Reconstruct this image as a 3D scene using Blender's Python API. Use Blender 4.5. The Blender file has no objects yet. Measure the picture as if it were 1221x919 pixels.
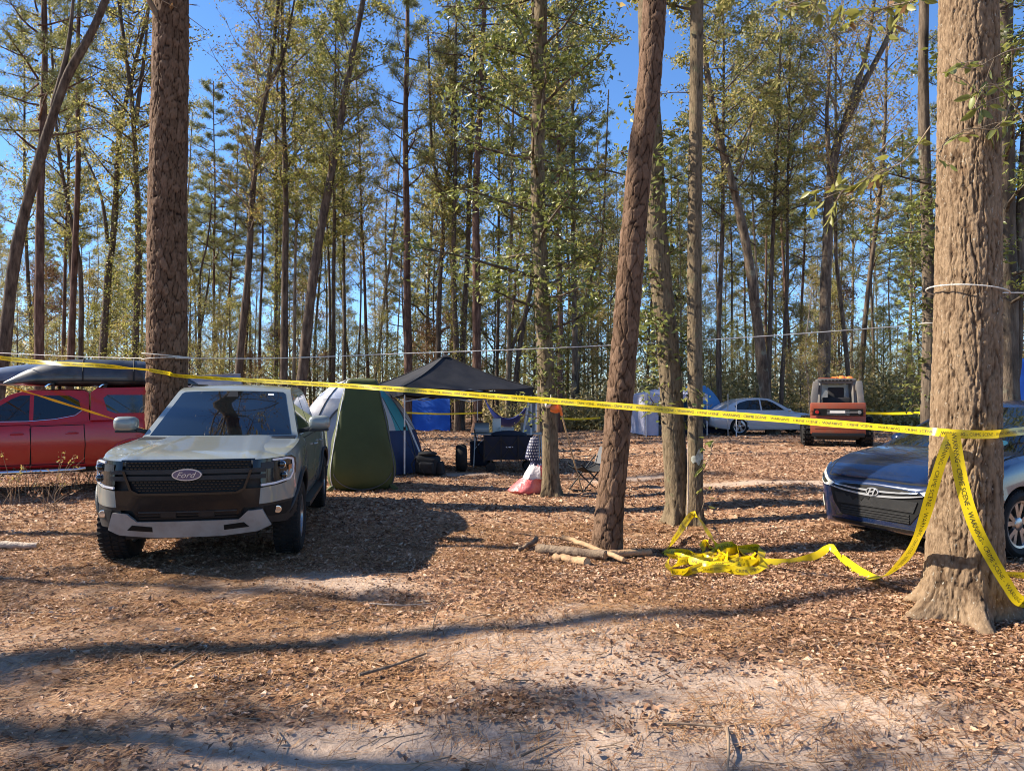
import bpy, bmesh, math, random
import numpy as np
from mathutils import Vector, Matrix
R = math.radians
rng = np.random.default_rng(7)
random.seed(7)
scene = bpy.context.scene
C = scene.collection

# ------------------------------------------------------------------ camera
CAMZ, FPX, HOR = 1.68, 850.0, 473.0
cd = bpy.data.cameras.new('camera'); cam = bpy.data.objects.new('camera', cd); C.objects.link(cam)
cam.location = (0, 0, CAMZ); cam.rotation_euler = (R(90), 0, 0)
cd.sensor_width = 36; cd.lens = 36 * FPX / 1221; cd.shift_y = 13.5 / 1221
cd.clip_start = .05; cd.clip_end = 1500
scene.camera = cam
# ------------------------------------------------------------------ sky and sun
SUN_EL, SUN_AZ = 37.0, 173.0          # azimuth counted from +X towards +Y
toward = Vector((math.cos(R(SUN_EL)) * math.cos(R(SUN_AZ)), math.cos(R(SUN_EL)) * math.sin(R(SUN_AZ)), math.sin(R(SUN_EL))))
world = bpy.data.worlds.new('World'); scene.world = world; world.use_nodes = True
nt = world.node_tree; bg = nt.nodes['Background']
sky = nt.nodes.new('ShaderNodeTexSky'); sky.sky_type = 'NISHITA'; sky.sun_disc = False
sky.sun_elevation = R(SUN_EL); sky.sun_rotation = R(90 - SUN_AZ)
sky.air_density = 1.0; sky.dust_density = 0.0; sky.ozone_density = 10.0
nt.links.new(sky.outputs[0], bg.inputs[0]); bg.inputs[1].default_value = 0.095
sd = bpy.data.lights.new('sun', 'SUN'); sun = bpy.data.objects.new('sun', sd); C.objects.link(sun)
sd.energy = 5.0; sd.angle = R(.55); sd.color = (1, .90, .75)
sun.rotation_euler = toward.to_track_quat('Z', 'Y').to_euler(); sun.location = (-20, 5, 30)
vs = scene.view_settings
vs.view_transform = 'Standard'; vs.look = 'None'; vs.exposure = 1.35; vs.gamma = 1; vs.use_curve_mapping = False
scene.cycles.use_denoising = True; scene.cycles.filter_width = 1.0
scene.cycles.max_bounces = 8; scene.cycles.transparent_max_bounces = 12

# ------------------------------------------------------------------ helpers
def at(px, py, Y):
    """a point Y metres in front of the camera, seen at photo pixel px, py"""
    return Vector(((px - 610.5) / FPX * Y, Y, CAMZ - (py - HOR) / FPX * Y))

def hash2(ix, iy, seed):
    n = (ix.astype(np.int64) * 374761393 + iy.astype(np.int64) * 668265263 + seed * 1442695041) & 0x7fffffff
    n = ((n ^ (n >> 13)) * 1274126177) & 0x7fffffff
    return ((n ^ (n >> 16)) & 0xffff) / 65535.0

def vnoise(x, y, seed=0, perx=None):
    x = np.asarray(x, float); y = np.asarray(y, float)
    ix = np.floor(x); iy = np.floor(y); fx = x - ix; fy = y - iy
    fx = fx * fx * (3 - 2 * fx); fy = fy * fy * (3 - 2 * fy)
    ix1 = ix + 1
    if perx: ix = np.mod(ix, perx); ix1 = np.mod(ix1, perx)
    a = hash2(ix, iy, seed); b = hash2(ix1, iy, seed); c = hash2(ix, iy + 1, seed); d = hash2(ix1, iy + 1, seed)
    return (a * (1 - fx) + b * fx) * (1 - fy) + (c * (1 - fx) + d * fx) * fy

def fbm(x, y, octv=4, seed=0):
    s = 0; a = .5; t = 0
    for k in range(octv):
        s = s + a * vnoise(x * 2 ** k, y * 2 ** k, seed + k); t += a; a *= .5
    return s / t

def sst(a, b, x):
    t = np.clip((np.asarray(x, float) - a) / (b - a), 0, 1); return t * t * (3 - 2 * t)

def ground_z(x, y):
    x = np.asarray(x, float); y = np.asarray(y, float)
    z = .16 * sst(1.4, 4.4, x)
    z = z + .05 * (fbm(x * .22, y * .22, 2, 3) - .5)
    return z

def litter(x, y):
    """1 where leaves and needles lie thick, 0 on bare sand"""
    x = np.asarray(x, float); y = np.asarray(y, float)
    v = .60 + 1.5 * (fbm(x * .55 + 9, y * .9, 5, 21) - .5) + .35 * sst(1.0, 3.6, x) * sst(2.5, 4.2, y) - .0 * x
    for (px, py, rx, ry, a) in BARE:
        Y = FPX * (CAMZ - .05) / (py - HOR); X = (px - 610.5) / FPX * Y
        v = v - a * np.exp(-((x - X) / rx) ** 2 - ((y - Y) / ry) ** 2)
    v = v + .6 * sst(5.0, 8.0, y) + .35 * (fbm(x * 3.1, y * 3.6, 3, 61) - .5)
    return np.clip(v, 0, 1)
BARE = [(680, 725, .9, .45, .75), (640, 770, .7, .4, .6), (860, 815, .7, .28, .8), (960, 835, .45, .2, .6), (560, 880, 1.1, .3, .55),
        (300, 880, 1.4, .35, .4), (90, 830, .9, .5, .45), (130, 700, 1.1, .4, .6), (370, 690, .9, .4, .45), (760, 890, .8, .25, .7),
        (900, 582, 2.2, .45, 1.5), (770, 570, 1.4, .5, 1.4), (560, 562, 1.2, .4, 1.1), (70, 745, .9, .3, .5), (1120, 900, .5, .2, .5), (420, 745, .9, .3, .4)]

def detail_z(x, y):
    b = .09 * (fbm(x * 1.1, y * 1.5, 3, 31) - .5) + .05 * (fbm(x * 4.2, y * 5.0, 3, 41) - .5)
    return b * sst(60, 8, y)

def obj(name, V, F, mats, parent=None, smooth=None, mi=None, loc=None):
    me = bpy.data.meshes.new(name)
    V = np.asarray(V, np.float32)
    if isinstance(F, np.ndarray):
        k = F.shape[1]
        me.vertices.add(len(V)); me.vertices.foreach_set('co', V.ravel())
        me.loops.add(F.size); me.loops.foreach_set('vertex_index', F.ravel().astype(np.int32))
        me.polygons.add(len(F)); me.polygons.foreach_set('loop_start', np.arange(0, F.size, k, dtype=np.int32))
        me.polygons.foreach_set('loop_total', np.full(len(F), k, dtype=np.int32))
        me.update(calc_edges=True)
    else:
        me.from_pydata([tuple(map(float, v)) for v in V], [], F); me.update()
    if not isinstance(mats, (list, tuple)): mats = [mats]
    for m in mats: me.materials.append(M[m] if isinstance(m, str) else m)
    if mi is not None: me.polygons.foreach_set('material_index', np.asarray(mi, np.int32))
    if smooth is not None:
        me.shade_smooth(); me.set_sharp_from_angle(angle=R(smooth))
    o = bpy.data.objects.new(name, me); C.objects.link(o)
    if parent: o.parent = parent
    if loc is not None: o.location = loc
    return o

def tag(o, label, cat, group=None, kind=None):
    if label: o['label'] = label
    if cat: o['category'] = cat
    if group: o['group'] = group
    if kind: o['kind'] = kind
    return o

def thing(name, label, cat, loc=(0, 0, 0), rz=0, group=None):
    o = bpy.data.objects.new(name, None); C.objects.link(o); o.empty_display_size = .1
    o.location = loc; o.rotation_euler = (0, 0, rz)
    return tag(o, label, cat, group)

def on_ground(x, y, dz=0): return (x, y, float(ground_z(x, y)) + dz)

class MB:
    def __init__(s): s.V = []; s.F = []
    def add(s, V, F):
        n = len(s.V); s.V += [Vector(v) for v in V]; s.F += [tuple(i + n for i in f) for f in F]; return s
    def box(s, c, size, rot=None):
        hx, hy, hz = [d / 2 for d in size]; c = Vector(c)
        V = [Vector((x, y, z)) for x in (-hx, hx) for y in (-hy, hy) for z in (-hz, hz)]
        if rot is not None:
            m = rot if isinstance(rot, Matrix) else Matrix.Rotation(rot[2], 3, 'Z') @ Matrix.Rotation(rot[1], 3, 'Y') @ Matrix.Rotation(rot[0], 3, 'X')
            V = [m @ v for v in V]
        return s.add([v + c for v in V], [(0, 1, 3, 2), (4, 6, 7, 5), (0, 4, 5, 1), (2, 3, 7, 6), (0, 2, 6, 4), (1, 5, 7, 3)])
    def bar(s, a, b, w, h, up=(0, 0, 1)):
        a = Vector(a); b = Vector(b); t = (b - a).normalized(); u = Vector(up)
        sd_ = t.cross(u)
        if sd_.length < 1e-3: sd_ = t.cross(Vector((1, 0, 0)))
        sd_.normalize(); u = sd_.cross(t)
        V = [p + sd_ * (i * w / 2) + u * (j * h / 2) for p in (a, b) for i, j in ((-1, -1), (1, -1), (1, 1), (-1, 1))]
        return s.add(V, [(0, 3, 2, 1), (4, 5, 6, 7), (0, 1, 5, 4), (1, 2, 6, 5), (2, 3, 7, 6), (3, 0, 4, 7)])
    def tube(s, pts, r, n=8, cap=True, squash=None):
        pts = [Vector(p) for p in pts]; m = len(pts)
        rs = r if isinstance(r, (list, tuple, np.ndarray)) else [r] * m
        t0 = (pts[1] - pts[0]).normalized(); u = t0.orthogonal().normalized(); V = []
        for i in range(m):
            t = (pts[min(i + 1, m - 1)] - pts[max(i - 1, 0)]).normalized()
            u = (u - t * u.dot(t)); u = u.normalized() if u.length > 1e-6 else t.orthogonal().normalized(); w = t.cross(u)
            for k in range(n):
                a = 2 * math.pi * k / n; V.append(pts[i] + (u * math.cos(a) + w * math.sin(a)) * float(rs[i]))
        F = [(i * n + k, i * n + (k + 1) % n, (i + 1) * n + (k + 1) % n, (i + 1) * n + k) for i in range(m - 1) for k in range(n)]
        if cap: F += [tuple(range(n - 1, -1, -1)), tuple((m - 1) * n + k for k in range(n))]
        return s.add(V, F)
    def lathe(s, prof, c=(0, 0, 0), axis='x', n=32, close=False):
        c = Vector(c); V = []
        for (r, h) in prof:
            for k in range(n):
                a = 2 * math.pi * k / n; p, q = r * math.cos(a), r * math.sin(a)
                V.append(c + Vector({'x': (h, p, q), 'y': (p, h, q), 'z': (p, q, h)}[axis]))
        m = len(prof)
        F = [(i * n + k, i * n + (k + 1) % n, (i + 1) * n + (k + 1) % n, (i + 1) * n + k) for i in range(m - 1) for k in range(n)]
        if close: F += [tuple(range(n - 1, -1, -1)), tuple((m - 1) * n + k for k in range(n))]
        return s.add(V, F)
    def ball(s, c, rad, n=12, m=8, wob=0, seed=0):
        c = Vector(c); rad = Vector(rad) if not isinstance(rad, (int, float)) else Vector((rad,) * 3); V = []
        rr = random.Random(seed)
        for i in range(m + 1):
            th = math.pi * i / m
            for k in range(n):
                a = 2 * math.pi * k / n; w = 1 + wob * (rr.random() - .5) * 2 * math.sin(th)
                V.append(c + Vector((rad.x * math.sin(th) * math.cos(a) * w, rad.y * math.sin(th) * math.sin(a) * w, rad.z * math.cos(th))))
        F = [(i * n + k, i * n + (k + 1) % n, (i + 1) * n + (k + 1) % n, (i + 1) * n + k) for i in range(m) for k in range(n)]
        return s.add(V, F)
    def grid(s, P):
        """P[i][j] rows of points"""
        m, n = len(P), len(P[0])
        return s.add([p for row in P for p in row], [(i * n + j, i * n + j + 1, (i + 1) * n + j + 1, (i + 1) * n + j) for i in range(m - 1) for j in range(n - 1)])
    def build(s, name, mat, parent=None, smooth=40, bevel=0, seg=2, loc=None, weld=1e-5, solid=0):
        bm = bmesh.new(); vs_ = [bm.verts.new(v) for v in s.V]
        for f in s.F:
            try: bm.faces.new([vs_[i] for i in dict.fromkeys(f)])
            except ValueError: pass
        if weld: bmesh.ops.remove_doubles(bm, verts=bm.verts, dist=weld)
        bmesh.ops.recalc_face_normals(bm, faces=bm.faces)
        if solid: bmesh.ops.solidify(bm, geom=bm.faces[:], thickness=solid)
        if bevel:
            ed = [e for e in bm.edges if len(e.link_faces) == 2 and e.calc_face_angle(0) > R(35)]
            bmesh.ops.bevel(bm, geom=ed, offset=bevel, segments=seg, affect='EDGES', profile=.6, clamp_overlap=True)
        me = bpy.data.meshes.new(name); bm.to_mesh(me); bm.free()
        me.materials.append(M[mat] if isinstance(mat, str) else mat)
        if smooth is not None: me.shade_smooth(); me.set_sharp_from_angle(angle=R(smooth))
        o = bpy.data.objects.new(name, me); C.objects.link(o)
        if parent: o.parent = parent
        if loc is not None: o.location = loc
        return o

def panel(name, poly, fn, mat, parent, th=.02, sa=.07, sb=None, smooth=40, label=None):
    """a plate whose outline is a polygon (a, b); fn(a, b, d) bends it, d metres under the surface"""
    bm = bmesh.new()
    bm.faces.new([bm.verts.new((a, b, 0)) for a, b in poly])
    for ax, st in ((0, sa), (1, sb)):
        if not st: continue
        lo = min(p[ax] for p in poly); hi = max(p[ax] for p in poly)
        for k in range(int(math.floor(lo / st)) + 1, int(math.ceil(hi / st))):
            co = [0, 0, 0]; no = [0, 0, 0]; co[ax] = k * st; no[ax] = 1
            bmesh.ops.bisect_plane(bm, geom=bm.verts[:] + bm.edges[:] + bm.faces[:], plane_co=co, plane_no=no, dist=1e-5)
    bm.verts.ensure_lookup_table(); bm.verts.index_update()
    V = [v.co.copy() for v in bm.verts]; F = [tuple(v.index for v in f.verts) for f in bm.faces]
    bd = [tuple(v.index for v in e.verts) for e in bm.edges if len(e.link_faces) == 1]; bm.free()
    n = len(V); mb = MB()
    mb.V = [Vector(fn(v.x, v.y, 0)) for v in V] + [Vector(fn(v.x, v.y, th)) for v in V]
    mb.F = F + [tuple(i + n for i in reversed(f)) for f in F] + [(a, b, b + n, a + n) for a, b in bd]
    o = mb.build(name, mat, parent, smooth)
    if label: o['label'] = label
    return o

def cr(P, n):
    """Catmull-Rom through the rows of P, n steps a span"""
    P = np.asarray(P, float); out = []
    Q = np.concatenate([2 * P[:1] - P[1:2], P, 2 * P[-1:] - P[-2:-1]])
    for i in range(1, len(Q) - 2):
        for k in range(n):
            t = k / n; a, b, c, d = Q[i - 1], Q[i], Q[i + 1], Q[i + 2]
            out.append(.5 * ((2 * b) + (c - a) * t + (2 * a - 5 * b + 4 * c - d) * t * t + (3 * b - a - 3 * c + d) * t ** 3))
    out.append(P[-1]); return np.array(out)

def mirror(poly): return [(-a, b) for a, b in reversed(poly)]

_text = {}
def text_geo(body, shear=0):
    if (body, shear) not in _text:
        cu = bpy.data.curves.new('text', 'FONT'); cu.body = body; cu.size = 1; cu.shear = shear; cu.resolution_u = 2
        o = bpy.data.objects.new('text', cu); C.objects.link(o)
        me = o.evaluated_get(bpy.context.evaluated_depsgraph_get()).to_mesh()
        _text[(body, shear)] = ([tuple(v.co[:2]) for v in me.vertices], [tuple(p.vertices) for p in me.polygons])
        bpy.data.objects.remove(o); bpy.data.curves.remove(cu)
    return _text[(body, shear)]

# ------------------------------------------------------------------ materials
M = {}
def nodes(name):
    m = bpy.data.materials.new(name); m.use_nodes = True; M[name] = m
    n = m.node_tree.nodes; return m, n, m.node_tree.links, n['Principled BSDF']

def ramp(n, stops):
    r = n.new('ShaderNodeValToRGB'); e = r.color_ramp.elements
    while len(e) < len(stops): e.new(.5)
    for el, (p, c) in zip(e, stops): el.position = p; el.color = (*c, 1)
    return r

def tex_noise(n, l, scale, detail=4, rough=.55, stretch=None, coord='Object'):
    tc = n.new('ShaderNodeTexCoord'); t = n.new('ShaderNodeTexNoise')
    t.inputs['Scale'].default_value = scale; t.inputs['Detail'].default_value = detail; t.inputs['Roughness'].default_value = rough
    if stretch:
        mp = n.new('ShaderNodeMapping'); mp.inputs['Scale'].default_value = stretch
        l.new(tc.outputs[coord], mp.inputs[0]); l.new(mp.outputs[0], t.inputs['Vector'])
    else: l.new(tc.outputs[coord], t.inputs['Vector'])
    return t

def mat(name, col, rough=.6, metal=0, spec=.5, coat=0, col2=None, nscale=6, bump=0, bscale=40, alpha=1, trans=0, stretch=None, lo=.4, hi=.65, sheen=0, rough2=None):
    m, n, l, b = nodes(name)
    b.inputs['Base Color'].default_value = (*col, 1); b.inputs['Roughness'].default_value = rough
    b.inputs['Metallic'].default_value = metal; b.inputs['Specular IOR Level'].default_value = spec
    b.inputs['Coat Weight'].default_value = coat; b.inputs['Coat Roughness'].default_value = .04; b.inputs['Alpha'].default_value = alpha
    b.inputs['Transmission Weight'].default_value = trans; b.inputs['Sheen Weight'].default_value = sheen
    if col2 is not None:
        t = tex_noise(n, l, nscale, 5, .6, stretch); r = ramp(n, [(lo, col), (hi, col2)])
        l.new(t.outputs[0], r.inputs[0]); l.new(r.outputs[0], b.inputs['Base Color'])
        if rough2 is not None:
            mr = n.new('ShaderNodeMapRange'); mr.inputs[1].default_value = lo; mr.inputs[2].default_value = hi
            mr.inputs[3].default_value = rough; mr.inputs[4].default_value = rough2
            l.new(t.outputs[0], mr.inputs[0]); l.new(mr.outputs[0], b.inputs['Roughness'])
    if bump:
        t2 = tex_noise(n, l, bscale, 4, .6, stretch); bp = n.new('ShaderNodeBump')
        bp.inputs['Strength'].default_value = bump; bp.inputs['Distance'].default_value = .02
        l.new(t2.outputs[0], bp.inputs['Height']); l.new(bp.outputs[0], b.inputs['Normal'])
    return m

def leaf_mat(name, stops, translu=.35, rough=.42, spec=.45, patchy=False):
    m, n, l, b = nodes(name); g = n.new('ShaderNodeNewGeometry'); r = ramp(n, stops)
    
    if patchy:      # drifts of older, darker leaves among fresher ones
        t = tex_noise(n, l, 1.7, 4, .6); mr = n.new('ShaderNodeMapRange'); mr.inputs[1].default_value = .3; mr.inputs[2].default_value = .7; mr.inputs[3].default_value = -.32; mr.inputs[4].default_value = .22
        ad = n.new('ShaderNodeMath'); ad.operation = 'ADD'; l.new(t.outputs[0], mr.inputs[0]); l.new(mr.outputs[0], ad.inputs[0]); l.new(g.outputs['Random Per Island'], ad.inputs[1]); l.new(ad.outputs[0], r.inputs[0])
    else: l.new(g.outputs['Random Per Island'], r.inputs[0])
    l.new(r.outputs[0], b.inputs['Base Color'])
    b.inputs['Roughness'].default_value = rough; b.inputs['Specular IOR Level'].default_value = spec
    if translu:
        tr = n.new('ShaderNodeBsdfTranslucent'); mx = n.new('ShaderNodeMixShader'); mx.inputs[0].default_value = translu
        l.new(r.outputs[0], tr.inputs[0]); l.new(b.outputs[0], mx.inputs[1]); l.new(tr.outputs[0], mx.inputs[2])
        l.new(mx.outputs[0], n['Material Output'].inputs[0])
    return m

leaf_mat('leaf_green', [(0, (.08, .095, .022)), (.35, (.19, .20, .045)), (.7, (.31, .295, .07)), (.93, (.43, .37, .10)), (1, (.42, .28, .08))], .52, .4)
leaf_mat('leaf_olive', [(0, (.12, .125, .035)), (.4, (.27, .26, .075)), (.75, (.40, .355, .11)), (1, (.48, .36, .15))], .54, .5)
leaf_mat('leaf_yellow', [(0, (.14, .125, .04)), (.4, (.28, .235, .07)), (.75, (.40, .32, .09)), (1, (.36, .20, .08))], .5, .5)
leaf_mat('leaf_brown', [(0, (.10, .05, .022)), (.5, (.22, .12, .055)), (1, (.33, .19, .09))], .4, .6)
leaf_mat('leaf_bright', [(0, (.08, .10, .022)), (.5, (.19, .215, .05)), (1, (.31, .31, .09))], .42, .34, .5)
leaf_mat('needle', [(0, (.08, .095, .03)), (.5, (.18, .19, .06)), (1, (.29, .27, .08))], .35, .5)
leaf_mat('brush', [(0, (.13, .125, .05)), (.35, (.29, .25, .095)), (.7, (.46, .38, .16)), (1, (.56, .45, .25))], .55, .55)
leaf_mat('litter_leaf', [(0, (.11, .056, .032)), (.22, (.26, .138, .078)), (.55, (.42, .24, .142)), (.82, (.50, .32, .205)), (1, (.57, .42, .30))], .15, .6, .3, patchy=True)
leaf_mat('pine_straw', [(0, (.13, .06, .025)), (.5, (.33, .165, .07)), (1, (.48, .29, .14))], 0, .6, .3)

def bark(name, dark, mid, light, scale=9, stretch=(1, 1, .22), bump=.9, dist=.05, lichen=None):
    m, n, l, b = nodes(name)
    t = tex_noise(n, l, scale, 6, .65, stretch); r = ramp(n, [(.32, dark), (.52, mid), (.72, light)])
    l.new(t.outputs[0], r.inputs[0]); out = r.outputs[0]
    if lichen:
        t2 = tex_noise(n, l, 2.3, 5, .7); r2 = ramp(n, [(.58, (0, 0, 0)), (.68, (1, 1, 1))]); l.new(t2.outputs[0], r2.inputs[0])
        mx = n.new('ShaderNodeMixRGB'); mx.inputs[2].default_value = (*lichen, 1); l.new(r2.outputs[0], mx.inputs[0]); l.new(out, mx.inputs[1]); out = mx.outputs[0]
    l.new(out, b.inputs['Base Color']); b.inputs['Roughness'].default_value = .92; b.inputs['Specular IOR Level'].default_value = .2
    bp = n.new('ShaderNodeBump'); bp.inputs['Strength'].default_value = bump; bp.inputs['Distance'].default_value = dist
    l.new(t.outputs[0], bp.inputs['Height']); l.new(bp.outputs[0], b.inputs['Normal'])
    return m
bark('bark_pine', (.03, .018, .013), (.11, .063, .045), (.21, .135, .10), 8)
bark('bark_grey', (.035, .026, .019), (.115, .085, .06), (.21, .165, .12), 9, lichen=(.20, .20, .14))
bark('bark_dark', (.03, .022, .016), (.10, .072, .052), (.18, .14, .10), 9)
bark('bark_pale', (.10, .075, .05), (.24, .185, .13), (.36, .29, .21), 9)

def bark_ridge(name, crev, mid, top, patch=None, fleck=None):
    """bark of the near trunks: the ridges are geometry, 'ridge' says how far a point stands out"""
    m, n, l, b = nodes(name)
    a = n.new('ShaderNodeAttribute'); a.attribute_name = 'ridge'
    t = tex_noise(n, l, 28, 5, .65, (1, 1, .5)); ad = n.new('ShaderNodeMath'); ad.operation = 'MULTIPLY_ADD'
    ad.inputs[1].default_value = .45; l.new(t.outputs[0], ad.inputs[0]); l.new(a.outputs['Fac'], ad.inputs[2])
    sb = n.new('ShaderNodeMath'); sb.operation = 'SUBTRACT'; sb.inputs[1].default_value = .22; l.new(ad.outputs[0], sb.inputs[0])
    r = ramp(n, [(.12, crev), (.42, mid), (.9, top)]); l.new(sb.outputs[0], r.inputs[0]); out = r.outputs[0]
    if patch:
        t2 = tex_noise(n, l, 5, 5, .7); r2 = ramp(n, [(.58, (0, 0, 0)), (.70, (.8, .8, .8))]); l.new(t2.outputs[0], r2.inputs[0])
        mx = n.new('ShaderNodeMixRGB'); mx.inputs[2].default_value = (*patch, 1); l.new(r2.outputs[0], mx.inputs[0]); l.new(out, mx.inputs[1]); out = mx.outputs[0]
    if fleck:
        t4 = tex_noise(n, l, 42, 3, .6, (1, 1, .55)); r4 = ramp(n, [(.64, (0, 0, 0)), (.70, (.85, .85, .85))]); l.new(t4.outputs[0], r4.inputs[0])
        mx = n.new('ShaderNodeMixRGB'); mx.inputs[2].default_value = (*fleck, 1); l.new(r4.outputs[0], mx.inputs[0]); l.new(out, mx.inputs[1]); out = mx.outputs[0]
    l.new(out, b.inputs['Base Color']); b.inputs['Roughness'].default_value = .9; b.inputs['Specular IOR Level'].default_value = .2
    t3 = tex_noise(n, l, 55, 5, .75, (1, 1, .22)); bp = n.new('ShaderNodeBump'); bp.inputs['Strength'].default_value = 1.0; bp.inputs['Distance'].default_value = .022
    l.new(t3.outputs[0], bp.inputs['Height']); l.new(bp.outputs[0], b.inputs['Normal'])
bark_ridge('ridge_pine', (.018, .010, .006), (.088, .050, .029), (.21, .13, .083))
bark_ridge('ridge_oak', (.016, .009, .005), (.12, .074, .042), (.29, .20, .122), (.15, .088, .048), (.42, .37, .29))
bark_ridge('ridge_grey', (.016, .012, .008), (.085, .062, .037), (.20, .15, .092), (.17, .165, .09))

def ground_mat():
    m, n, l, b = nodes('forest_floor')
    a = n.new('ShaderNodeAttribute'); a.attribute_name = 'litter'
    tf = tex_noise(n, l, 30, 6, .7); tm = tex_noise(n, l, 2.2, 5, .6); tv = n.new('ShaderNodeTexVoronoi'); tv.inputs['Scale'].default_value = 17
    tc = n.new('ShaderNodeTexCoord'); l.new(tc.outputs['Object'], tv.inputs['Vector'])
    sand = ramp(n, [(.25, (.31, .215, .155)), (.55, (.47, .35, .265)), (.8, (.59, .47, .375))]); l.new(tf.outputs[0], sand.inputs[0])
    sep = n.new('ShaderNodeSeparateColor'); l.new(tv.outputs['Color'], sep.inputs[0])
    lit = ramp(n, [(0, (.18, .095, .055)), (.4, (.31, .17, .098)), (.75, (.42, .26, .155)), (1, (.52, .37, .24))]); l.new(sep.outputs[0], lit.inputs[0])
    dk = n.new('ShaderNodeMixRGB'); dk.blend_type = 'MULTIPLY'; dk.inputs[0].default_value = .8
    dr = ramp(n, [(.3, (.55, .50, .46)), (.6, (1, 1, 1))]); l.new(tm.outputs[0], dr.inputs[0]); l.new(lit.outputs[0], dk.inputs[1]); l.new(dr.outputs[0], dk.inputs[2])
    ad = n.new('ShaderNodeMath'); ad.operation = 'MULTIPLY_ADD'; ad.inputs[1].default_value = .7; l.new(tf.outputs[0], ad.inputs[0]); l.new(a.outputs['Fac'], ad.inputs[2])
    mk = ramp(n, [(.62, (0, 0, 0)), (.95, (1, 1, 1))]); l.new(ad.outputs[0], mk.inputs[0])
    mx = n.new('ShaderNodeMixRGB'); l.new(mk.outputs[0], mx.inputs[0]); l.new(sand.outputs[0], mx.inputs[1]); l.new(dk.outputs[0], mx.inputs[2])
    l.new(mx.outputs[0], b.inputs['Base Color']); b.inputs['Roughness'].default_value = .95; b.inputs['Specular IOR Level'].default_value = .15
    bp = n.new('ShaderNodeBump'); bp.inputs['Strength'].default_value = .8; bp.inputs['Distance'].default_value = .03
    l.new(tf.outputs[0], bp.inputs['Height']); l.new(bp.outputs[0], b.inputs['Normal'])
ground_mat()

def paint(name, col, dust, rough=.28, metal=.0, coat=.8, dl=.5, dh=.75):
    m, n, l, b = nodes(name); t = tex_noise(n, l, 3.5, 6, .7); r = ramp(n, [(dl, col), (dh, dust)])
    l.new(t.outputs[0], r.inputs[0]); l.new(r.outputs[0], b.inputs['Base Color'])
    mr = n.new('ShaderNodeMapRange'); mr.inputs[1].default_value = dl; mr.inputs[2].default_value = dh; mr.inputs[3].default_value = rough; mr.inputs[4].default_value = rough + .12
    l.new(t.outputs[0], mr.inputs[0]); l.new(mr.outputs[0], b.inputs['Roughness'])
    b.inputs['Metallic'].default_value = metal; b.inputs['Coat Weight'].default_value = coat; b.inputs['Coat Roughness'].default_value = .05
paint('paint_grey', (.195, .215, .198), (.205, .222, .205), .3, .1, .9, .3, .9)
paint('paint_red', (.40, .007, .008), (.36, .018, .016), .3, 0, .45, .55, .9)
paint('paint_blue', (.006, .017, .058), (.022, .030, .055), .2, .2, .9, .5, .9)
paint('paint_silver', (.50, .52, .54), (.46, .46, .46), .3, .2)
paint('orange_paint', (.27, .055, .022), (.20, .075, .04), .5, 0, .1, .45, .7)
paint('grey_steel', (.12, .115, .11), (.19, .165, .14), .55, .2, 0, .45, .7)
mat('glass_dark', (.004, .006, .007), .02, 0, .6, .6)
mat('glass_green', (.015, .03, .032), .04, 0, .9, 1.0)
mat('lens', (.55, .55, .55), .06, 0, .6, 1, alpha=.45)
mat('lens_frost', (.62, .60, .52), .12, 0, .6, 1)
mat('lamp_inner', (.75, .75, .75), .12, 1)
mat('amber', (.5, .16, .03), .2, 0, .5, .6)
mat('drl', (.7, .72, .75), .15, 0, .6, .6)
mat('plastic_black', (.006, .006, .0065), .5, col2=(.012, .0115, .011), nscale=9, bump=.15, bscale=90)
mat('gloss_black', (.004, .004, .005), .2, 0, .35, .3)
mat('grille_dark', (.003, .003, .003), .6, 0, .3)
mat('chrome', (.7, .7, .72), .14, 1)
mat('alloy', (.45, .45, .46), .28, .9, col2=(.33, .31, .29), nscale=10)
mat('alloy_dark', (.04, .04, .042), .3, .6)
mat('skid_silver', (.34, .325, .30), .42, .2, col2=(.28, .255, .225), nscale=7)
mat('rubber', (.010, .010, .010), .8, 0, .3, col2=(.026, .022, .019), nscale=8, lo=.45, hi=.75, bump=.2, bscale=60)
mat('badge_blue', (.008, .025, .11), .15, 0, .5, 1)
mat('canopy_cloth', (.012, .0125, .016), .6, 0, .25, col2=(.020, .020, .024), nscale=3, bump=.2, bscale=9)
mat('green_cloth', (.048, .060, .013), .75, col2=(.058, .072, .018), nscale=2, bump=.18, bscale=7)
mat('tent_grey', (.38, .37, .37), .75, col2=(.46, .45, .45), nscale=3, bump=.12, bscale=8)
mat('tent_white', (.66, .66, .68), .75, bump=.12, bscale=8)
mat('tent_dark', (.09, .09, .095), .75, bump=.15, bscale=8)
mat('tent_teal', (.05, .26, .28), .7)
mat('wagon_cloth', (.003, .006, .018), .75, bump=.3, bscale=12)
mat('navy_cloth', (.008, .020, .07), .7, col2=(.012, .028, .09), nscale=3, bump=.2, bscale=9)
mat('tarp_blue', (.015, .09, .42), .45, col2=(.02, .12, .5), nscale=2.5, bump=.5, bscale=4)
mat('sky_cloth', (.05, .17, .34), .6, col2=(.07, .22, .42), nscale=3, bump=.2, bscale=6)
mat('pale_cloth', (.34, .34, .43), .7, col2=(.42, .42, .50), nscale=3, bump=.2, bscale=6)
mat('hammock_cloth', (.006, .018, .11), .65, 0, .2, bump=.4, bscale=12)
mat('white_metal', (.68, .68, .66), .4, col2=(.6, .58, .54), nscale=12)
mat('grey_metal', (.3, .3, .3), .4, .6)
mat('black_cloth', (.007, .007, .008), .8, col2=(.014, .014, .015), nscale=8, bump=.4, bscale=30)
mat('black_metal', (.009, .009, .009), .45, .3)
leaf_mat('tape_yellow', [(0, (.74, .56, .012)), (1, (.74, .56, .012))], .3, .3, .5)
mat('tape_print', (.02, .018, .01), .5)
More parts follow.
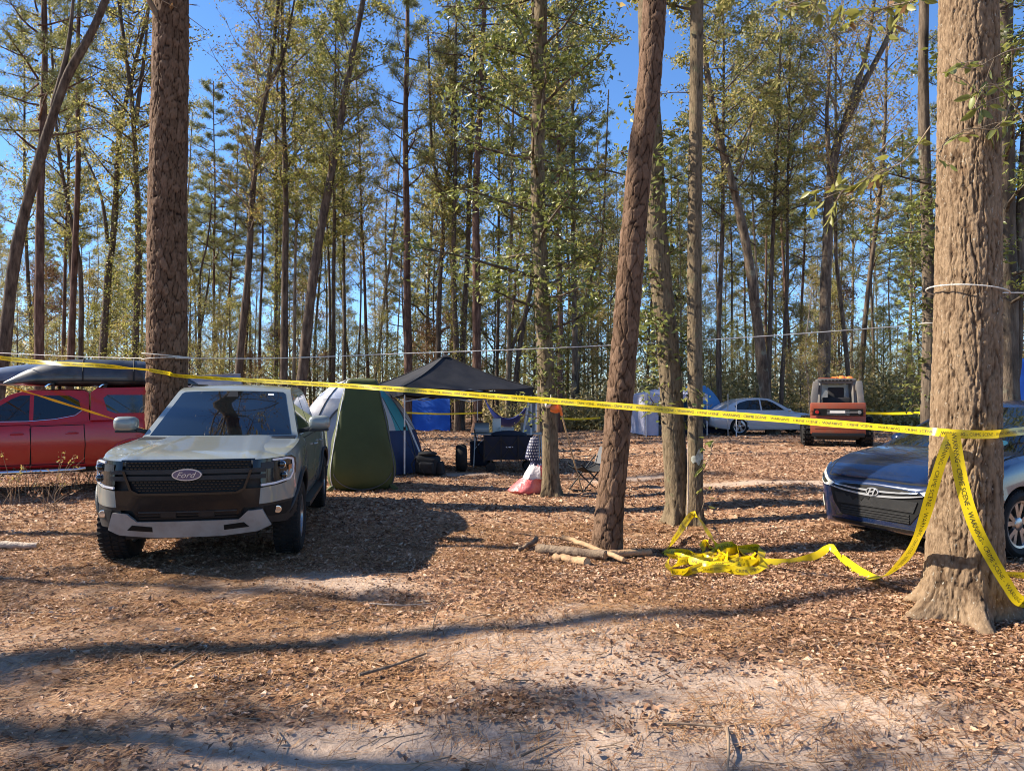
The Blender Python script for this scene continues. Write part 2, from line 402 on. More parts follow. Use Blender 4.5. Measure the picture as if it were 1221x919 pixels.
mat('tape_orange', (.75, .42, .02), .4)
mat('rope', (.62, .60, .55), .8, col2=(.5, .47, .42), nscale=30, bump=.4, bscale=120)
mat('wood_handle', (.50, .36, .20), .55, col2=(.40, .27, .14), nscale=8, stretch=(6, 6, .5))
mat('orange_plastic', (.85, .20, .04), .4)
mat('white_plastic', (.75, .72, .66), .35, trans=0)
mat('bag_white', (.72, .66, .66), .35, bump=.8, bscale=12)
mat('bag_red', (.55, .10, .10), .35, col2=(.62, .2, .2), nscale=6, bump=.8, bscale=12)
mat('star_navy', (.018, .022, .07), .6, bump=.4, bscale=20)
mat('star_white', (.78, .78, .8), .6)
mat('table_top', (.42, .40, .36), .5)
mat('clear_plastic', (.55, .58, .6), .2, 0, .5, .3, alpha=.6)
mat('cardboard', (.42, .33, .26), .8)
mat('log_bark', (.13, .085, .055), .9, col2=(.24, .17, .11), nscale=9, stretch=(1, 1, 1), bump=1.0, bscale=25)
mat('log_bare', (.40, .26, .14), .8, col2=(.29, .17, .085), nscale=7, bump=.6, bscale=30)
mat('log_pale', (.36, .28, .22), .85, col2=(.48, .38, .29), nscale=9, bump=.8, bscale=25)
mat('cut_wood', (.55, .38, .21), .8, col2=(.44, .28, .14), nscale=14)
mat('dry_stem', (.30, .21, .13), .85, col2=(.2, .13, .08), nscale=10)
mat('lichen_white', (.42, .43, .37), .9, col2=(.22, .22, .17), nscale=22)
mat('kayak_black', (.02, .024, .03), .28, 0, .5, .5, col2=(.05, .055, .065), nscale=3, rough2=.5)
mat('kayak_blue', (.06, .09, .16), .3, 0, .5, .4, col2=(.13, .16, .22), nscale=3)
mat('seat_dark', (.02, .02, .022), .8)
mat('sticker_green', (.25, .55, .42), .4)
mat('reflector', (.35, .02, .015), .2, 0, .5, .6)
mat('grey_tarp', (.20, .21, .24), .7, col2=(.26, .27, .30), nscale=3, bump=.2, bscale=6)
mat('bright_trim', (.52, .53, .55), .2, .5, .6, .5)
# ------------------------------------------------------------------ the ground
def build_ground():
    ys = [-40.0]
    while ys[-1] < 420:
        y = ys[-1]; d = abs(y - 5)
        ys.append(y + (.052 if 2.6 < y < 9 else .052 + max(0, (2.6 - y) if y < 2.6 else (y - 9)) * .06))
    xs = [0.0]
    while xs[-1] < 420:
        x = xs[-1]; xs.append(x + (.06 if x < 6 else .06 + (x - 6) * .06))
    xs = np.array([-v for v in reversed(xs[1:])] + xs); ys = np.array(ys)
    X, Y = np.meshgrid(xs, ys); Z = ground_z(X, Y) + detail_z(X, Y)
    n = len(xs); m = len(ys)
    i = np.arange(m - 1)[:, None] * n + np.arange(n - 1)[None, :]
    F = np.stack([i, i + 1, i + n + 1, i + n], -1).reshape(-1, 4)
    o = obj('ground', np.stack([X, Y, Z], -1).reshape(-1, 3), F, 'forest_floor', smooth=180)
    at_ = o.data.attributes.new('litter', 'FLOAT', 'POINT'); at_.data.foreach_set('value', litter(X, Y).ravel().astype(np.float32))
    tag(o, None, None, kind='structure')
build_ground()

def leaves_mesh(P, N, L, W, curl=.25, tip=1.0):
    """folded four-point leaves: P centres, N random normals, L lengths, W widths"""
    n = len(P)
    T = rng.normal(size=(n, 3)); T -= N * (T * N).sum(1, keepdims=True); T /= np.linalg.norm(T, axis=1, keepdims=True) + 1e-9
    B = np.cross(N, T); L = np.asarray(L)[:, None]; W = np.asarray(W)[:, None]
    a = P - T * L * .5; c = P + T * L * .5 * tip
    u = N * L * curl
    b = P + B * W * .5 + u; d = P - B * W * .5 + u
    V = np.stack([a, b, c, d], 1).reshape(-1, 3)
    k = np.arange(n)[:, None] * 4
    F = np.concatenate([k + np.array([[0, 1, 2]]), k + np.array([[0, 2, 3]])], 1).reshape(-1, 3)
    return V, F

def unit(v): return v / (np.linalg.norm(v, axis=1, keepdims=True) + 1e-9)

def build_litter():
    for (name, n, y0, y1, size, lab) in (('leaf_litter', 152000, 2.4, 8.5, .033, 'orange brown fallen leaves covering the ground nearest the camera'),
                                   ('leaf_litter', 98000, 8.5, 19, .050, 'fallen leaves covering the ground between the vehicles and tents'),
                                   ('leaf_litter', 60000, 19, 48, .10, 'fallen leaves covering the far forest floor under the trees')):
        Y = np.sqrt(rng.uniform(y0 ** 2, y1 ** 2, n * 2)); X = rng.uniform(-.95, .95, n * 2) * (Y + 1)
        keep = rng.uniform(0, 1, n * 2) < (.04 + .96 * litter(X, Y) ** 1.5) * (1 if y0 > 8 else (.5 + .5 * sst(-1.5, 2.0, X)))
        X = X[keep][:n]; Y = Y[keep][:n]; k = len(X)
        Z = ground_z(X, Y) + detail_z(X, Y) + rng.uniform(.004, .02, k)
        N = unit(np.stack([rng.normal(0, .38, k), rng.normal(0, .38, k), np.ones(k)], 1))
        s = size * np.exp(rng.normal(0, .31, k))
        V, F = leaves_mesh(np.stack([X, Y, Z], 1), N, s, s * rng.uniform(.35, .7, k), .16)
        tag(obj(name, V, F, 'litter_leaf'), lab, 'leaf litter', kind='stuff')
    # pine needles: long thin strips, thick on the left and along the middle
    n = 90000; Y = np.sqrt(rng.uniform(2.4 ** 2, 9.5 ** 2, n * 2)); X = rng.uniform(-.95, .95, n * 2) * (Y + 1)
    dens = fbm(X * .8 + 3, Y * .9, 3, 77); keep = rng.uniform(0, 1, n * 2) < np.clip((dens - .25) * 3.0, .12, 1) * (1 - .5 * sst(.5, 3, X)); X = X[keep][:n]; Y = Y[keep][:n]; k = len(X)
    Z = ground_z(X, Y) + detail_z(X, Y) + rng.uniform(.006, .022, k); A = rng.uniform(0, math.pi, k) * .75 - .5
    L = rng.uniform(.07, .19, k); D = np.stack([np.cos(A), np.sin(A), rng.normal(0, .07, k)], 1); S = np.stack([-np.sin(A), np.cos(A), np.zeros(k)], 1)
    w = rng.uniform(.0011, .002, k)[:, None]; Pc = np.stack([X, Y, Z], 1)
    V = np.stack([Pc - D * L[:, None] / 2 - S * w, Pc - D * L[:, None] / 2 + S * w, Pc + D * L[:, None] / 2 + S * w, Pc + D * L[:, None] / 2 - S * w], 1).reshape(-1, 3)
    F = np.arange(k * 4).reshape(-1, 4)
    tag(obj('pine_needles', V, F, 'pine_straw'), 'dry orange pine needles strewn over the sand and leaves', 'pine needles', kind='stuff')
build_litter()
def build_twigs():
    n = 2600; Y = np.sqrt(rng.uniform(2.6 ** 2, 13 ** 2, n)); X = rng.uniform(-.9, .9, n) * (Y + .5); mb = MB()
    for x, y in zip(X, Y):
        L = random.uniform(.05, .28); a = random.uniform(0, 6.28); z = float(ground_z(x, y) + detail_z(np.float64(x), np.float64(y))) + .015; d = Vector((math.cos(a), math.sin(a), random.uniform(-.05, .12))) * L; p = Vector((x, y, z)); s_ = Vector((-d.y, d.x, 0)) * random.uniform(-.2, .2)
        mb.tube([p, p + d * .5 + s_, p + d], [.0035, .003, .0015], 3, cap=False)
    tag(mb.build('fallen_twigs', 'dry_stem', None, 60, weld=0), 'small broken twigs scattered among the fallen leaves', 'twigs', kind='stuff')
build_twigs()

# ------------------------------------------------------------------ crowns: a few shapes shared by all the trees
def branch_tube(mb, pts, r0, r1, n=4):
    m = len(pts); mb.tube(pts, [r0 + (r1 - r0) * i / (m - 1) for i in range(m)], n, cap=False)

def make_crown(seed, z0, z1, Rm, nb, twigs, per, size, leafmat, barkmat='bark_grey', rise=(.3, 1.0), spread=.15, shape='egg', wood=.05, aspect=.42):
    r = random.Random(seed); g = np.random.default_rng(seed); mb = MB(); pts = []
    for i in range(nb):
        t = (i + r.random()) / nb; z = z0 + (z1 - z0) * t
        prof = {'egg': math.sin(math.pi * min(1, .18 + .82 * t)) ** .7, 'cone': 1 - .8 * t, 'top': .35 + .65 * t if t < .8 else 1.0 - (t - .8) * 2.5, 'col': .55 + .45 * r.random()}[shape]
        L = max(.4, Rm * prof * r.uniform(.55, 1.15)); az = i * 2.4 + r.uniform(-.5, .5); up = r.uniform(*rise)
        p = Vector((0, 0, z)); d = Vector((math.cos(az), math.sin(az), up)).normalized(); path = [p.copy()]; ns = 5
        for k in range(ns):
            d = (d + Vector((r.uniform(-.25, .25), r.uniform(-.25, .25), r.uniform(-.2, .22)))).normalized(); p = p + d * L / ns; path.append(p.copy())
        branch_tube(mb, path, wood * (.35 + .65 * (1 - t)) * min(1, L / 2), .008)
        for j in range(twigs):
            f = r.uniform(.3, 1.0); k = min(ns - 1, int(f * ns)); q = path[k].lerp(path[k + 1], f * ns - k)
            td = Vector((r.uniform(-1, 1), r.uniform(-1, 1), r.uniform(-.5, .8))).normalized(); tl = L * r.uniform(.18, .42)
            e = q + td * tl; mid = q.lerp(e, .5) + Vector((0, 0, r.uniform(-.05, .1)))
            branch_tube(mb, [q, mid, e], .011, .004, 3)
            m_ = max(2, int(per * r.uniform(.3, 1.6))); f2 = g.uniform(.25, 1.1, m_)[:, None]
            pts.append(np.array(q)[None] * (1 - f2) + np.array(e)[None] * f2 + g.normal(0, spread, (m_, 3)) * (.5 + .5 * f2))
    P = np.concatenate(pts); k = len(P); N = unit(g.normal(size=(k, 3)) + np.array([[-.35, -.1, .55]])); s = size * g.uniform(.6, 1.35, k)
    V, F = leaves_mesh(P, N, s, s * aspect * g.uniform(.8, 1.3, k), .1)
    nb_ = len(mb.V); wf = []
    for f in mb.F: wf += [(f[0], f[1], f[2]), (f[0], f[2], f[3])] if len(f) == 4 else [f]
    V = np.concatenate([np.array([tuple(v) for v in mb.V], np.float32), V.astype(np.float32)]); F2 = np.concatenate([np.array(wf, np.int64), F + nb_])
    o = obj('crown', V, F2, [barkmat, leafmat], mi=np.concatenate([np.zeros(len(wf)), np.ones(len(F))]))
    me = o.data; bpy.data.objects.remove(o); return me

def make_pine_crown(seed, z0, z1, Rm, nb, tufts, size=.24):
    r = random.Random(seed); g = np.random.default_rng(seed); mb = MB(); ctr = []
    for i in range(nb):
        t = (i + r.random()) / nb; z = z0 + (z1 - z0) * t; L = Rm * (1 - .65 * t) * r.uniform(.5, 1.15); az = i * 2.4 + r.uniform(-.4, .4)
        p = Vector((0, 0, z)); d = Vector((math.cos(az), math.sin(az), r.uniform(-.1, .45))).normalized(); path = [p.copy()]
        for k in range(5):
            d = (d + Vector((r.uniform(-.2, .2), r.uniform(-.2, .2), r.uniform(-.1, .2)))).normalized(); p = p + d * L / 5; path.append(p.copy())
        branch_tube(mb, path, .05 * (1 - .6 * t), .01)
        for j in range(tufts):
            f = 1 - .65 * r.random() ** 1.6; k = min(4, int(f * 5)); q = path[k].lerp(path[k + 1], f * 5 - k)
            e = q + Vector((r.uniform(-.5, .5), r.uniform(-.5, .5), r.uniform(-.1, .45))) * L * .3
            branch_tube(mb, [q, q.lerp(e, .5), e], .012, .006, 3); ctr.append(tuple(e))
    Cn = np.array(ctr); nn = 16; P = np.repeat(Cn, nn, 0); k = len(P)
    D = unit(g.normal(size=(k, 3)) + np.array([[0, 0, .35]])); L = size * g.uniform(.7, 1.25, k)[:, None]; S = unit(np.cross(D, g.normal(size=(k, 3)))) * .014
    P = P + g.normal(0, .07, (k, 3))
    V = np.stack([P - S, P + S, P + D * L], 1).reshape(-1, 3); F = np.arange(k * 3).reshape(-1, 3)
    nb_ = len(mb.V); wf = []
    for f in mb.F: wf += [(f[0], f[1], f[2]), (f[0], f[2], f[3])] if len(f) == 4 else [f]
    V = np.concatenate([np.array([tuple(v) for v in mb.V], np.float32), V.astype(np.float32)]); F2 = np.concatenate([np.array(wf, np.int64), F + nb_])
    o = obj('crown', V, F2, ['bark_pine', 'needle'], mi=np.concatenate([np.zeros(len(wf)), np.ones(len(F))]))
    me = o.data; bpy.data.objects.remove(o); return me

CROWN = {
    'broad_a': make_crown(11, 6, 21, 3.4, 42, 11, 28, .135, 'leaf_olive'),
    'broad_b': make_crown(12, 5, 20, 3.0, 42, 11, 28, .135, 'leaf_green'),
    'slim_a': make_crown(13, 3.5, 22, 2.0, 54, 8, 22, .125, 'leaf_olive', shape='col'),
    'slim_b': make_crown(14, 5, 23, 1.9, 52, 8, 22, .125, 'leaf_green', shape='col'),
    'sparse': make_crown(15, 6, 20, 3.6, 30, 10, 18, .12, 'leaf_yellow', 'bark_pale', rise=(.6, 1.5)),
    'bare': make_crown(16, 6, 19, 3.4, 22, 8, 4, .10, 'leaf_brown', 'bark_pale', rise=(.7, 1.8)),
    'tall_a': make_crown(41, 10, 24, 2.8, 40, 9, 26, .135, 'leaf_olive', shape='egg'),
    'tall_b': make_crown(42, 9.5, 23, 2.6, 40, 9, 26, .135, 'leaf_green', shape='egg'),
    'tall_c': make_crown(43, 9, 22, 3.2, 36, 10, 20, .125, 'leaf_yellow', 'bark_pale', rise=(.6, 1.5)),
    'sprouts': make_crown(44, 1.5, 6.5, .55, 34, 3, 16, .10, 'leaf_bright', 'bark_grey', shape='col', spread=.12),
    'near_low': make_crown(17, 3.0, 14, 1.9, 46, 6, 30, .115, 'leaf_green', shape='col', rise=(-.1, .7)),
    'near_mid': make_crown(18, 3.4, 15, 2.4, 46, 7, 34, .115, 'leaf_bright', shape='col', rise=(-.1, .8)),
    'high_broad': make_crown(19, 10, 20, 3.8, 34, 8, 40, .15, 'leaf_olive'),
    'sapling_a': make_crown(20, 1.4, 7.5, 1.8, 30, 6, 30, .09, 'leaf_olive', shape='egg'),
    'sapling_b': make_crown(21, 1.2, 6.5, 1.7, 30, 6, 26, .09, 'leaf_yellow', 'bark_pale', shape='egg'),
    'sapling_c': make_crown(22, 1.0, 6.0, 1.6, 30, 6, 34, .085, 'leaf_brown', shape='egg'),
    'sapling_d': make_crown(24, 1.4, 7.0, 1.8, 30, 6, 30, .09, 'leaf_green', shape='egg'),
    'ivy': make_crown(23, 1.2, 12, .55, 60, 3, 26, .10, 'leaf_green', 'bark_dark', shape='col', spread=.14),
    'pine_a': make_pine_crown(31, 13, 25, 3.2, 40, 22),
    'pine_b': make_pine_crown(32, 10, 22, 2.8, 40, 20),
}

# ------------------------------------------------------------------ trunks
def bark_relief(kind, th, z, Rm, seed):
    """how far the bark stands out (0..1) on a trunk: th angle, z height"""
    if kind == 'plate':          # pine: irregular flakes, taller than wide
        per = max(6, int(round(2 * math.pi * Rm / .085))); u = th / (2 * math.pi) * per; v = z / .16
        w1 = vnoise(u * 1.3, v * 1.3, seed + 5) - .5; w2 = vnoise(u * 1.3 + 31, v * 1.3, seed + 6) - .5; fade = np.minimum(1, np.minimum(th, 2 * math.pi - th) / .2)
        u = u + .4 * w1 * fade; v = v + .45 * w2 * fade
        def cells(u, v, per, seed):
            best = np.full(u.shape, 9.0); sec = np.full(u.shape, 9.0); hh = np.zeros(u.shape); iu = np.floor(u); iv = np.floor(v)
            for dx in (-1, 0, 1):
                for dy in (-1, 0, 1):
                    cx = iu + dx; cy = iv + dy; cm = np.mod(cx, per)
                    px = cx + .05 + .9 * hash2(cm, cy, seed); py = cy + .05 + .9 * hash2(cm, cy, seed + 1)
                    d = np.hypot(px - u, py - v); h = hash2(cm, cy, seed + 2)
                    hh = np.where(d < best, h, hh); sec = np.where(d < best, best, np.minimum(sec, d)); best = np.minimum(best, d)
            return sec - best, hh
        e1, h1 = cells(u, v, per, seed); e2, h2 = cells(u * 2, v * 2, per * 2, seed + 40)
        return np.clip(.42 * sst(0, .12, e1) + .28 * h1 + .20 * h2 * sst(0, .10, e2) + .25 * (fbm(u * 4, v * 5, 3, seed + 9) - .5), 0, 1)
    k = max(8, int(round(2 * math.pi * Rm / .030))); u = th / (2 * math.pi) * k; fade = np.minimum(1, np.minimum(th, 2 * math.pi - th) / .2)
    w = fade * (.7 * (vnoise(u * .35, z / .30, seed + 1) - .5) + .5 * (vnoise(u * .9, z / .05, seed + 2) - .5) + .3 * (vnoise(u * 2, z / .02, seed + 12) - .5))
    def cracks(n, e): return sst(0, e, np.abs(2 * n - 1))
    a = cracks(vnoise(u + w, z / .22, seed, k), .22); b = cracks(vnoise(2 * (u + w), z / .11, seed + 3, 2 * k), .30); c = fbm(u * 2.6 + w, z / .022, 3, seed + 4)
    h = cracks(vnoise(u * .8 + 3 * w, z / .055, seed + 8, None), .16) * fade + (1 - fade)
    d = vnoise(u * .5, z / .12, seed + 6)
    return np.clip(.36 * a + .20 * b + .14 * h + .14 * d * fade + .55 * (c - .35), 0, 1)

def near_trunk(path, radii, parent, mat_, kind, amp, nth=120, dz=.03, seed=1, flare=0, roots=0, rootlen=.2):
    """a trunk with bark modelled on it; path and radii are sampled in local coordinates"""
    P = cr(path, 30); rr = np.interp(np.linspace(0, 1, len(P)), np.linspace(0, 1, len(radii)), radii)
    L = np.concatenate([[0], np.cumsum(np.linalg.norm(np.diff(P, axis=0), axis=1))]); m = int(L[-1] / dz); s = np.linspace(0, L[-1], m)
    Q = np.stack([np.interp(s, L, P[:, i]) for i in range(3)], 1); rr = np.interp(s, L, rr)
    th = np.linspace(0, 2 * math.pi, nth, endpoint=False); TH, S = np.meshgrid(th, s); RR = np.repeat(rr[:, None], nth, 1)
    rel = bark_relief(kind, TH, S, float(rr.mean()), seed)
    rad = RR + amp * (rel - .6) * np.minimum(1, RR / .15) + RR * .05 * (fbm(np.cos(TH) * 1.5 + 7, S * .7 + np.sin(TH), 2, seed) - .5)
    if flare:
        H = np.maximum(0, S)
        rad = rad + flare * np.exp(-H / .28)
        lob = np.zeros_like(TH)
        for k in range(roots):
            a0 = 2 * math.pi * (k + .5 * hash2(np.array([k]), np.array([3]), seed)[0]) / roots; d = np.angle(np.exp(1j * (TH - a0))); lob += np.exp(-(d / .26) ** 2)
        rad = rad + rootlen * lob * np.exp(-np.maximum(0, H - .13) / .11) + rootlen * .16 * lob * np.exp(-H / .6) + .05 * (fbm(np.cos(TH) * 9 + 20, np.sin(TH) * 9 + S * 7 + 20, 4, seed + 70) - .5) * np.exp(-H / .35)
    X = Q[:, 0][:, None] + rad * np.cos(TH); Y = Q[:, 1][:, None] + rad * np.sin(TH); Z = np.repeat(Q[:, 2][:, None], nth, 1)
    i = np.arange(m - 1)[:, None] * nth + np.arange(nth)[None, :]; j = np.arange(m - 1)[:, None] * nth + (np.arange(nth)[None, :] + 1) % nth
    F = np.stack([i, j, j + nth, i + nth], -1).reshape(-1, 4)
    o = obj('trunk', np.stack([X, Y, Z], -1).reshape(-1, 3), F, mat_, parent, smooth=180)
    a = o.data.attributes.new('ridge', 'FLOAT', 'POINT'); a.data.foreach_set('value', rel.ravel().astype(np.float32))
    return o

def px_path(ctrl, Y, height, gz):
    """pixel control points at depth Y -> local path from the ground to the top of the tree"""
    w = [at(px, py, Y) for px, py in ctrl]
    a, b = w[0], w[1]; t = (gz - .15 - a.z) / (b.z - a.z) if abs(b.z - a.z) > 1e-6 else 0
    base = a + (b - a) * max(-1.5, min(0, t)) if a.z > gz else a
    base.z = gz - .15
    pts = [base] + [p for p in w if p.z > gz + .3]
    d = (pts[-1] - pts[-2]).normalized(); top = pts[-1] + Vector((d.x * .6, 0, max(.5, d.z))).normalized() * max(.5, height - pts[-1].z)
    pts.append(top); return pts

def grown_tree(label, ctrl, Y, wpx, crown=None, bark_='bark_grey', height=22, cs=1.0, limbs=(), group=None, near=None, crot=None, ivy=False, name='tree', cdx=0):
    """ctrl: pixels (x, y) up the trunk; wpx: its width in pixels"""
    seed = int(ctrl[0][0] * 7 + Y * 13); r = random.Random(seed)
    bx = at(*ctrl[0], Y).x; gz = float(ground_z(bx, Y)); pts = px_path(ctrl, Y, height, gz); base = pts[0].copy(); base.z = gz
    root = thing(name, label, 'tree', base, 0, group); rad = wpx / 2 / FPX * Y
    loc = [p - base for p in pts]; Hh = loc[-1].z
    sm = cr([tuple(p) for p in loc], 6); n = len(sm)
    if not near:
        sm[:, 1] += .12 * np.sin(sm[:, 2] * .35 + seed); sm[:, 0] += .02 * np.sin(sm[:, 2] * .8 + seed)
        radii = [rad * (1.0 - .72 * max(0, p[2]) / Hh) + rad * .55 * math.exp(-max(0, p[2] + .15) / .25) for p in sm]
        radii = [q * (1 + .06 * math.sin(p[2] * 2.3 + seed)) for q, p in zip(radii, sm)]
        mb = MB().tube([Vector(p) for p in sm], radii, 12, cap=False)
        for lctrl, lw in limbs:
            lp = [at(px, py, Y) - base for px, py in lctrl]; lp[0].y += 0
            lq = cr([tuple(p) for p in lp], 5); k = len(lq); lr = lw / 2 / FPX * Y
            for q in range(k): lq[q, 1] += .12 * math.sin(lq[q, 2] * .35 + seed) + (r.uniform(-1, 1) * .0)
            mb.tube([Vector(p) for p in lq], [lr * (1 - .7 * i / (k - 1)) for i in range(k)], 8, cap=False)
        mb.build('trunk', bark_, root, 180, weld=0)
    else:
        near_trunk([tuple(p) for p in loc], [rad * (1 - .45 * max(0, p.z) / Hh) for p in loc], root, **near)
    for cname in ([crown] if isinstance(crown, str) else (crown or [])) + (['ivy'] if ivy else []):
        c = bpy.data.objects.new('crown', CROWN[cname]); C.objects.link(c); c.parent = root
        k = int(n * .55); t = Vector(sm[k] - sm[0]); tilt = Vector((0, 0, 1)).rotation_difference(t.normalized())
        s = cs if cname != 'ivy' else .85 + .4 * r.random()
        c.rotation_mode = 'QUATERNION'; c.rotation_quaternion = tilt @ Matrix.Rotation(crot if crot is not None else r.uniform(0, 6.28), 3, 'Z').to_quaternion()
        c.scale = (s, s, s * (1 if cname == 'ivy' else min(1.25, max(.8, height / 22))))
    return root

NB = dict(nth=130, dz=.028)
# the nearest trunks, bark modelled
grown_tree('thick reddish pine trunk right behind the grey pickup, lit along its left edge', [(199, 560), (199, 440), (200, 230), (204, 0)], 11.5, 47, ['bare', 'bare', 'tall_c'], height=22, cs=1.2,
           near=dict(mat_='ridge_pine', kind='plate', amp=.046, nth=170, dz=.032, seed=5), name='pine_tree')
grown_tree('leaning red-brown pine with flaky bark beside the cut logs', [(723, 655), (737, 500), (762, 200), (781, 0)], 7.7, 33, None, height=15,
           near=dict(mat_='ridge_pine', kind='plate', amp=.030, nth=130, dz=.022, seed=15, flare=.05, roots=4, rootlen=.03), name='pine_tree')
grown_tree('pale lichen-flecked trunk of the close pair, curving left as it rises', [(812, 628), (804, 530), (797, 420), (785, 300), (778, 170), (772, 0)], 9.4, 27, ['sprouts', 'tall_b'], height=18, cs=1.0,
           near=dict(mat_='ridge_grey', kind='furrow', amp=.022, nth=90, dz=.035, seed=25, flare=.08, roots=5, rootlen=.10))
D_TREE = grown_tree('straight slim brown trunk of the close pair, with a white lichen patch', [(828, 630), (829, 500), (828, 300), (831, 0)], 9.2, 18, 'tall_a', height=18, cs=.8,
           near=dict(mat_='ridge_grey', kind='furrow', amp=.016, nth=80, dz=.035, seed=35, flare=.05, roots=4, rootlen=.08))
E_TREE = grown_tree('massive furrowed trunk at the right with yellow tape tied round it', [(1147, 735), (1149, 600), (1154, 342), (1155, 0)], 5.25, 77, None, height=9,
           near=dict(mat_='ridge_oak', kind='furrow', amp=.026, nth=280, dz=.0145, seed=45, flare=.04, roots=6, rootlen=.20))
grown_tree('mottled grey trunk with leafy sprouts behind the red and white bag', [(657, 590), (655, 500), (647, 350), (641, 200), (645, 0)], 12.2, 19, ['sprouts', 'near_mid'], 'bark_grey', height=18, cs=1.0,
           near=dict(mat_='ridge_grey', kind='furrow', amp=.02, nth=70, dz=.05, seed=55, flare=.06, roots=4, rootlen=.08))

T = grown_tree
T('thick grey trunk behind the dark blue car, right of the big taped trunk', [(1203, 560), (1203, 400), (1204, 230), (1196, 0)], 12.5, 30, 'near_mid', 'bark_grey', 17, limbs=[([(1204, 470), (1216, 420), (1222, 250), (1230, 60)], 18)])
T('straight mid-size trunk just left of the big taped trunk, rope tied to it', [(1104, 570), (1105, 440), (1108, 300), (1106, 0)], 13, 17, 'sprouts', 'bark_grey', 18, ivy=False)
T('trunk standing close behind the mottled one at the hammock\'s right end', [(644, 540), (645, 460), (640, 300), (637, 100)], 20, 11, 'tall_a', 'bark_grey', 20)
T('reddish pine rising behind the right half of the black canopy', [(569, 512), (569, 430), (568, 230), (578, 0)], 34, 12, 'pine_a', 'bark_pine', 26, name='pine_tree')
T('reddish pine rising behind the left edge of the black canopy', [(486, 505), (486, 400), (484, 200), (486, 0)], 35, 11, 'pine_b', 'bark_pine', 25, name='pine_tree')
T('thick dark tree leaning right above the grey pickup\'s roof corner', [(356, 505), (362, 440), (372, 340), (395, 200), (414, 100), (434, 0)], 30, 14, 'tall_b', 'bark_dark', 22, ivy=False)
T('straight dark trunk just left of the leaning dark tree', [(338, 505), (338, 440), (340, 200), (336, 0)], 33, 10, 'tall_b', 'bark_dark', 23, ivy=False)
T('brown trunk leaning right over the middle of the grey pickup\'s cab', [(281, 505), (285, 440), (296, 330), (305, 200), (318, 100), (332, 0)], 32, 10, 'tall_c', 'bark_dark', 22, limbs=[([(318, 105), (338, 60), (352, -10)], 6)])
T('stout dark tree leaning right across the top left corner', [(-12, 520), (2, 410), (18, 300), (45, 200), (80, 100), (130, 0)], 21, 16, None, 'bark_dark', 20, limbs=[([(66, 130), (84, 60), (92, -20)], 8)])
T('slim straight pine at the far left above the kayaks', [(49, 515), (49, 440), (49, 200), (51, 0)], 27, 12, 'pine_b', 'bark_pine', 24, name='pine_tree')
T('brown pine above the middle of the kayaks, leaning slightly right', [(83, 515), (85, 430), (91, 200), (96, 0)], 32, 9, 'pine_a', 'bark_pine', 24, name='pine_tree')
T('thin brown pine touching the left of a brown pine above the kayaks', [(76, 510), (77, 430), (80, 200), (82, 0)], 40, 5, 'pine_b', 'bark_pine', 22, name='pine_tree')
T('crooked dark tree right of the brown pine above the kayaks', [(94, 510), (96, 430), (97, 330), (86, 260), (66, 150), (58, 0)], 36, 7, 'tall_a', 'bark_dark', 21)
T('dark ivy-covered tree forking low, above the red truck\'s cap', [(120, 510), (122, 430), (128, 320), (133, 290), (141, 164), (151, 121), (177, 20)], 30, 10, 'tall_a', 'bark_dark', 21, ivy=True, limbs=[([(127, 290), (118, 230), (98, 180)], 5)])
T('dark ivy-covered trunk close to the left side of the thick pine', [(158, 510), (159, 430), (164, 295), (161, 138), (150, 60), (141, 0)], 29, 9, 'tall_a', 'bark_dark', 22, ivy=True, limbs=[([(163, 150), (172, 80), (178, 0)], 6)])
T('small bare tree forking into two just right of the thick pine', [(237, 505), (238, 440), (238, 335), (246, 290)], 38, 5, 'bare', 'bark_dark', 12, .5, limbs=[([(238, 345), (228, 320), (222, 300)], 3.5), ([(238, 400), (247, 345), (249, 320)], 3.5)])
T('pencil-thin straight pine against open sky right of the thick pine', [(256, 500), (256, 430), (255, 170)], 46, 3.5, 'pine_b', 'bark_pine', 22, name='pine_tree')
T('thin pine leaning right between the pencil-thin pine and the brown leaning trunk', [(265, 500), (267, 425), (274, 340), (281, 246)], 48, 3.6, 'pine_b', 'bark_pine', 20, name='pine_tree')
T('ivy-wrapped thin trunk touching the left of the straight dark trunk', [(328, 505), (328, 430), (330, 200), (332, 40)], 36, 5.5, 'tall_a', 'bark_dark', 22, ivy=True)
T('pale sunlit thin trunk between the straight dark trunk and the leaning one', [(351, 505), (351, 430), (352, 200), (349, 60)], 38, 4.6, 'tall_b', 'bark_pale', 22)
T('slender dark trunk above the white tent', [(396, 505), (397, 440), (398, 250), (400, 80)], 38, 6, 'tall_b', 'bark_dark', 22)
T('slender grey trunk above the green tent\'s left edge', [(411, 505), (411, 440), (409, 260), (404, 90)], 40, 5, 'tall_a', 'bark_grey', 22)
T('thin reddish trunk above the green tent, leaning slightly left', [(440, 505), (438, 440), (432, 260), (426, 120)], 42, 4.5, 'tall_c', 'bark_pine', 22)
T('thin pale pole of a tree leaning right, above the canopy\'s left corner', [(444, 505), (449, 440), (461, 340), (473, 240), (482, 120)], 44, 3.5, 'bare', 'bark_pale', 18, .7)
T('dark tree forking wide, straight above the canopy\'s peak', [(521, 505), (522, 415), (525, 330), (528, 246), (517, 190), (512, 100)], 36, 7.5, 'tall_c', 'bark_dark', 20, limbs=[([(528, 246), (538, 180), (541, 60)], 5)])
T('ivy-hung trunk with its foot showing left of the hammock', [(546, 513), (545, 440), (541, 330), (543, 150)], 34.5, 8, 'tall_a', 'bark_dark', 22, ivy=True)
T('dark trunk leaning right against the red pine behind the canopy', [(549, 505), (552, 415), (557, 310), (563, 150)], 36, 8.5, 'tall_b', 'bark_dark', 22)
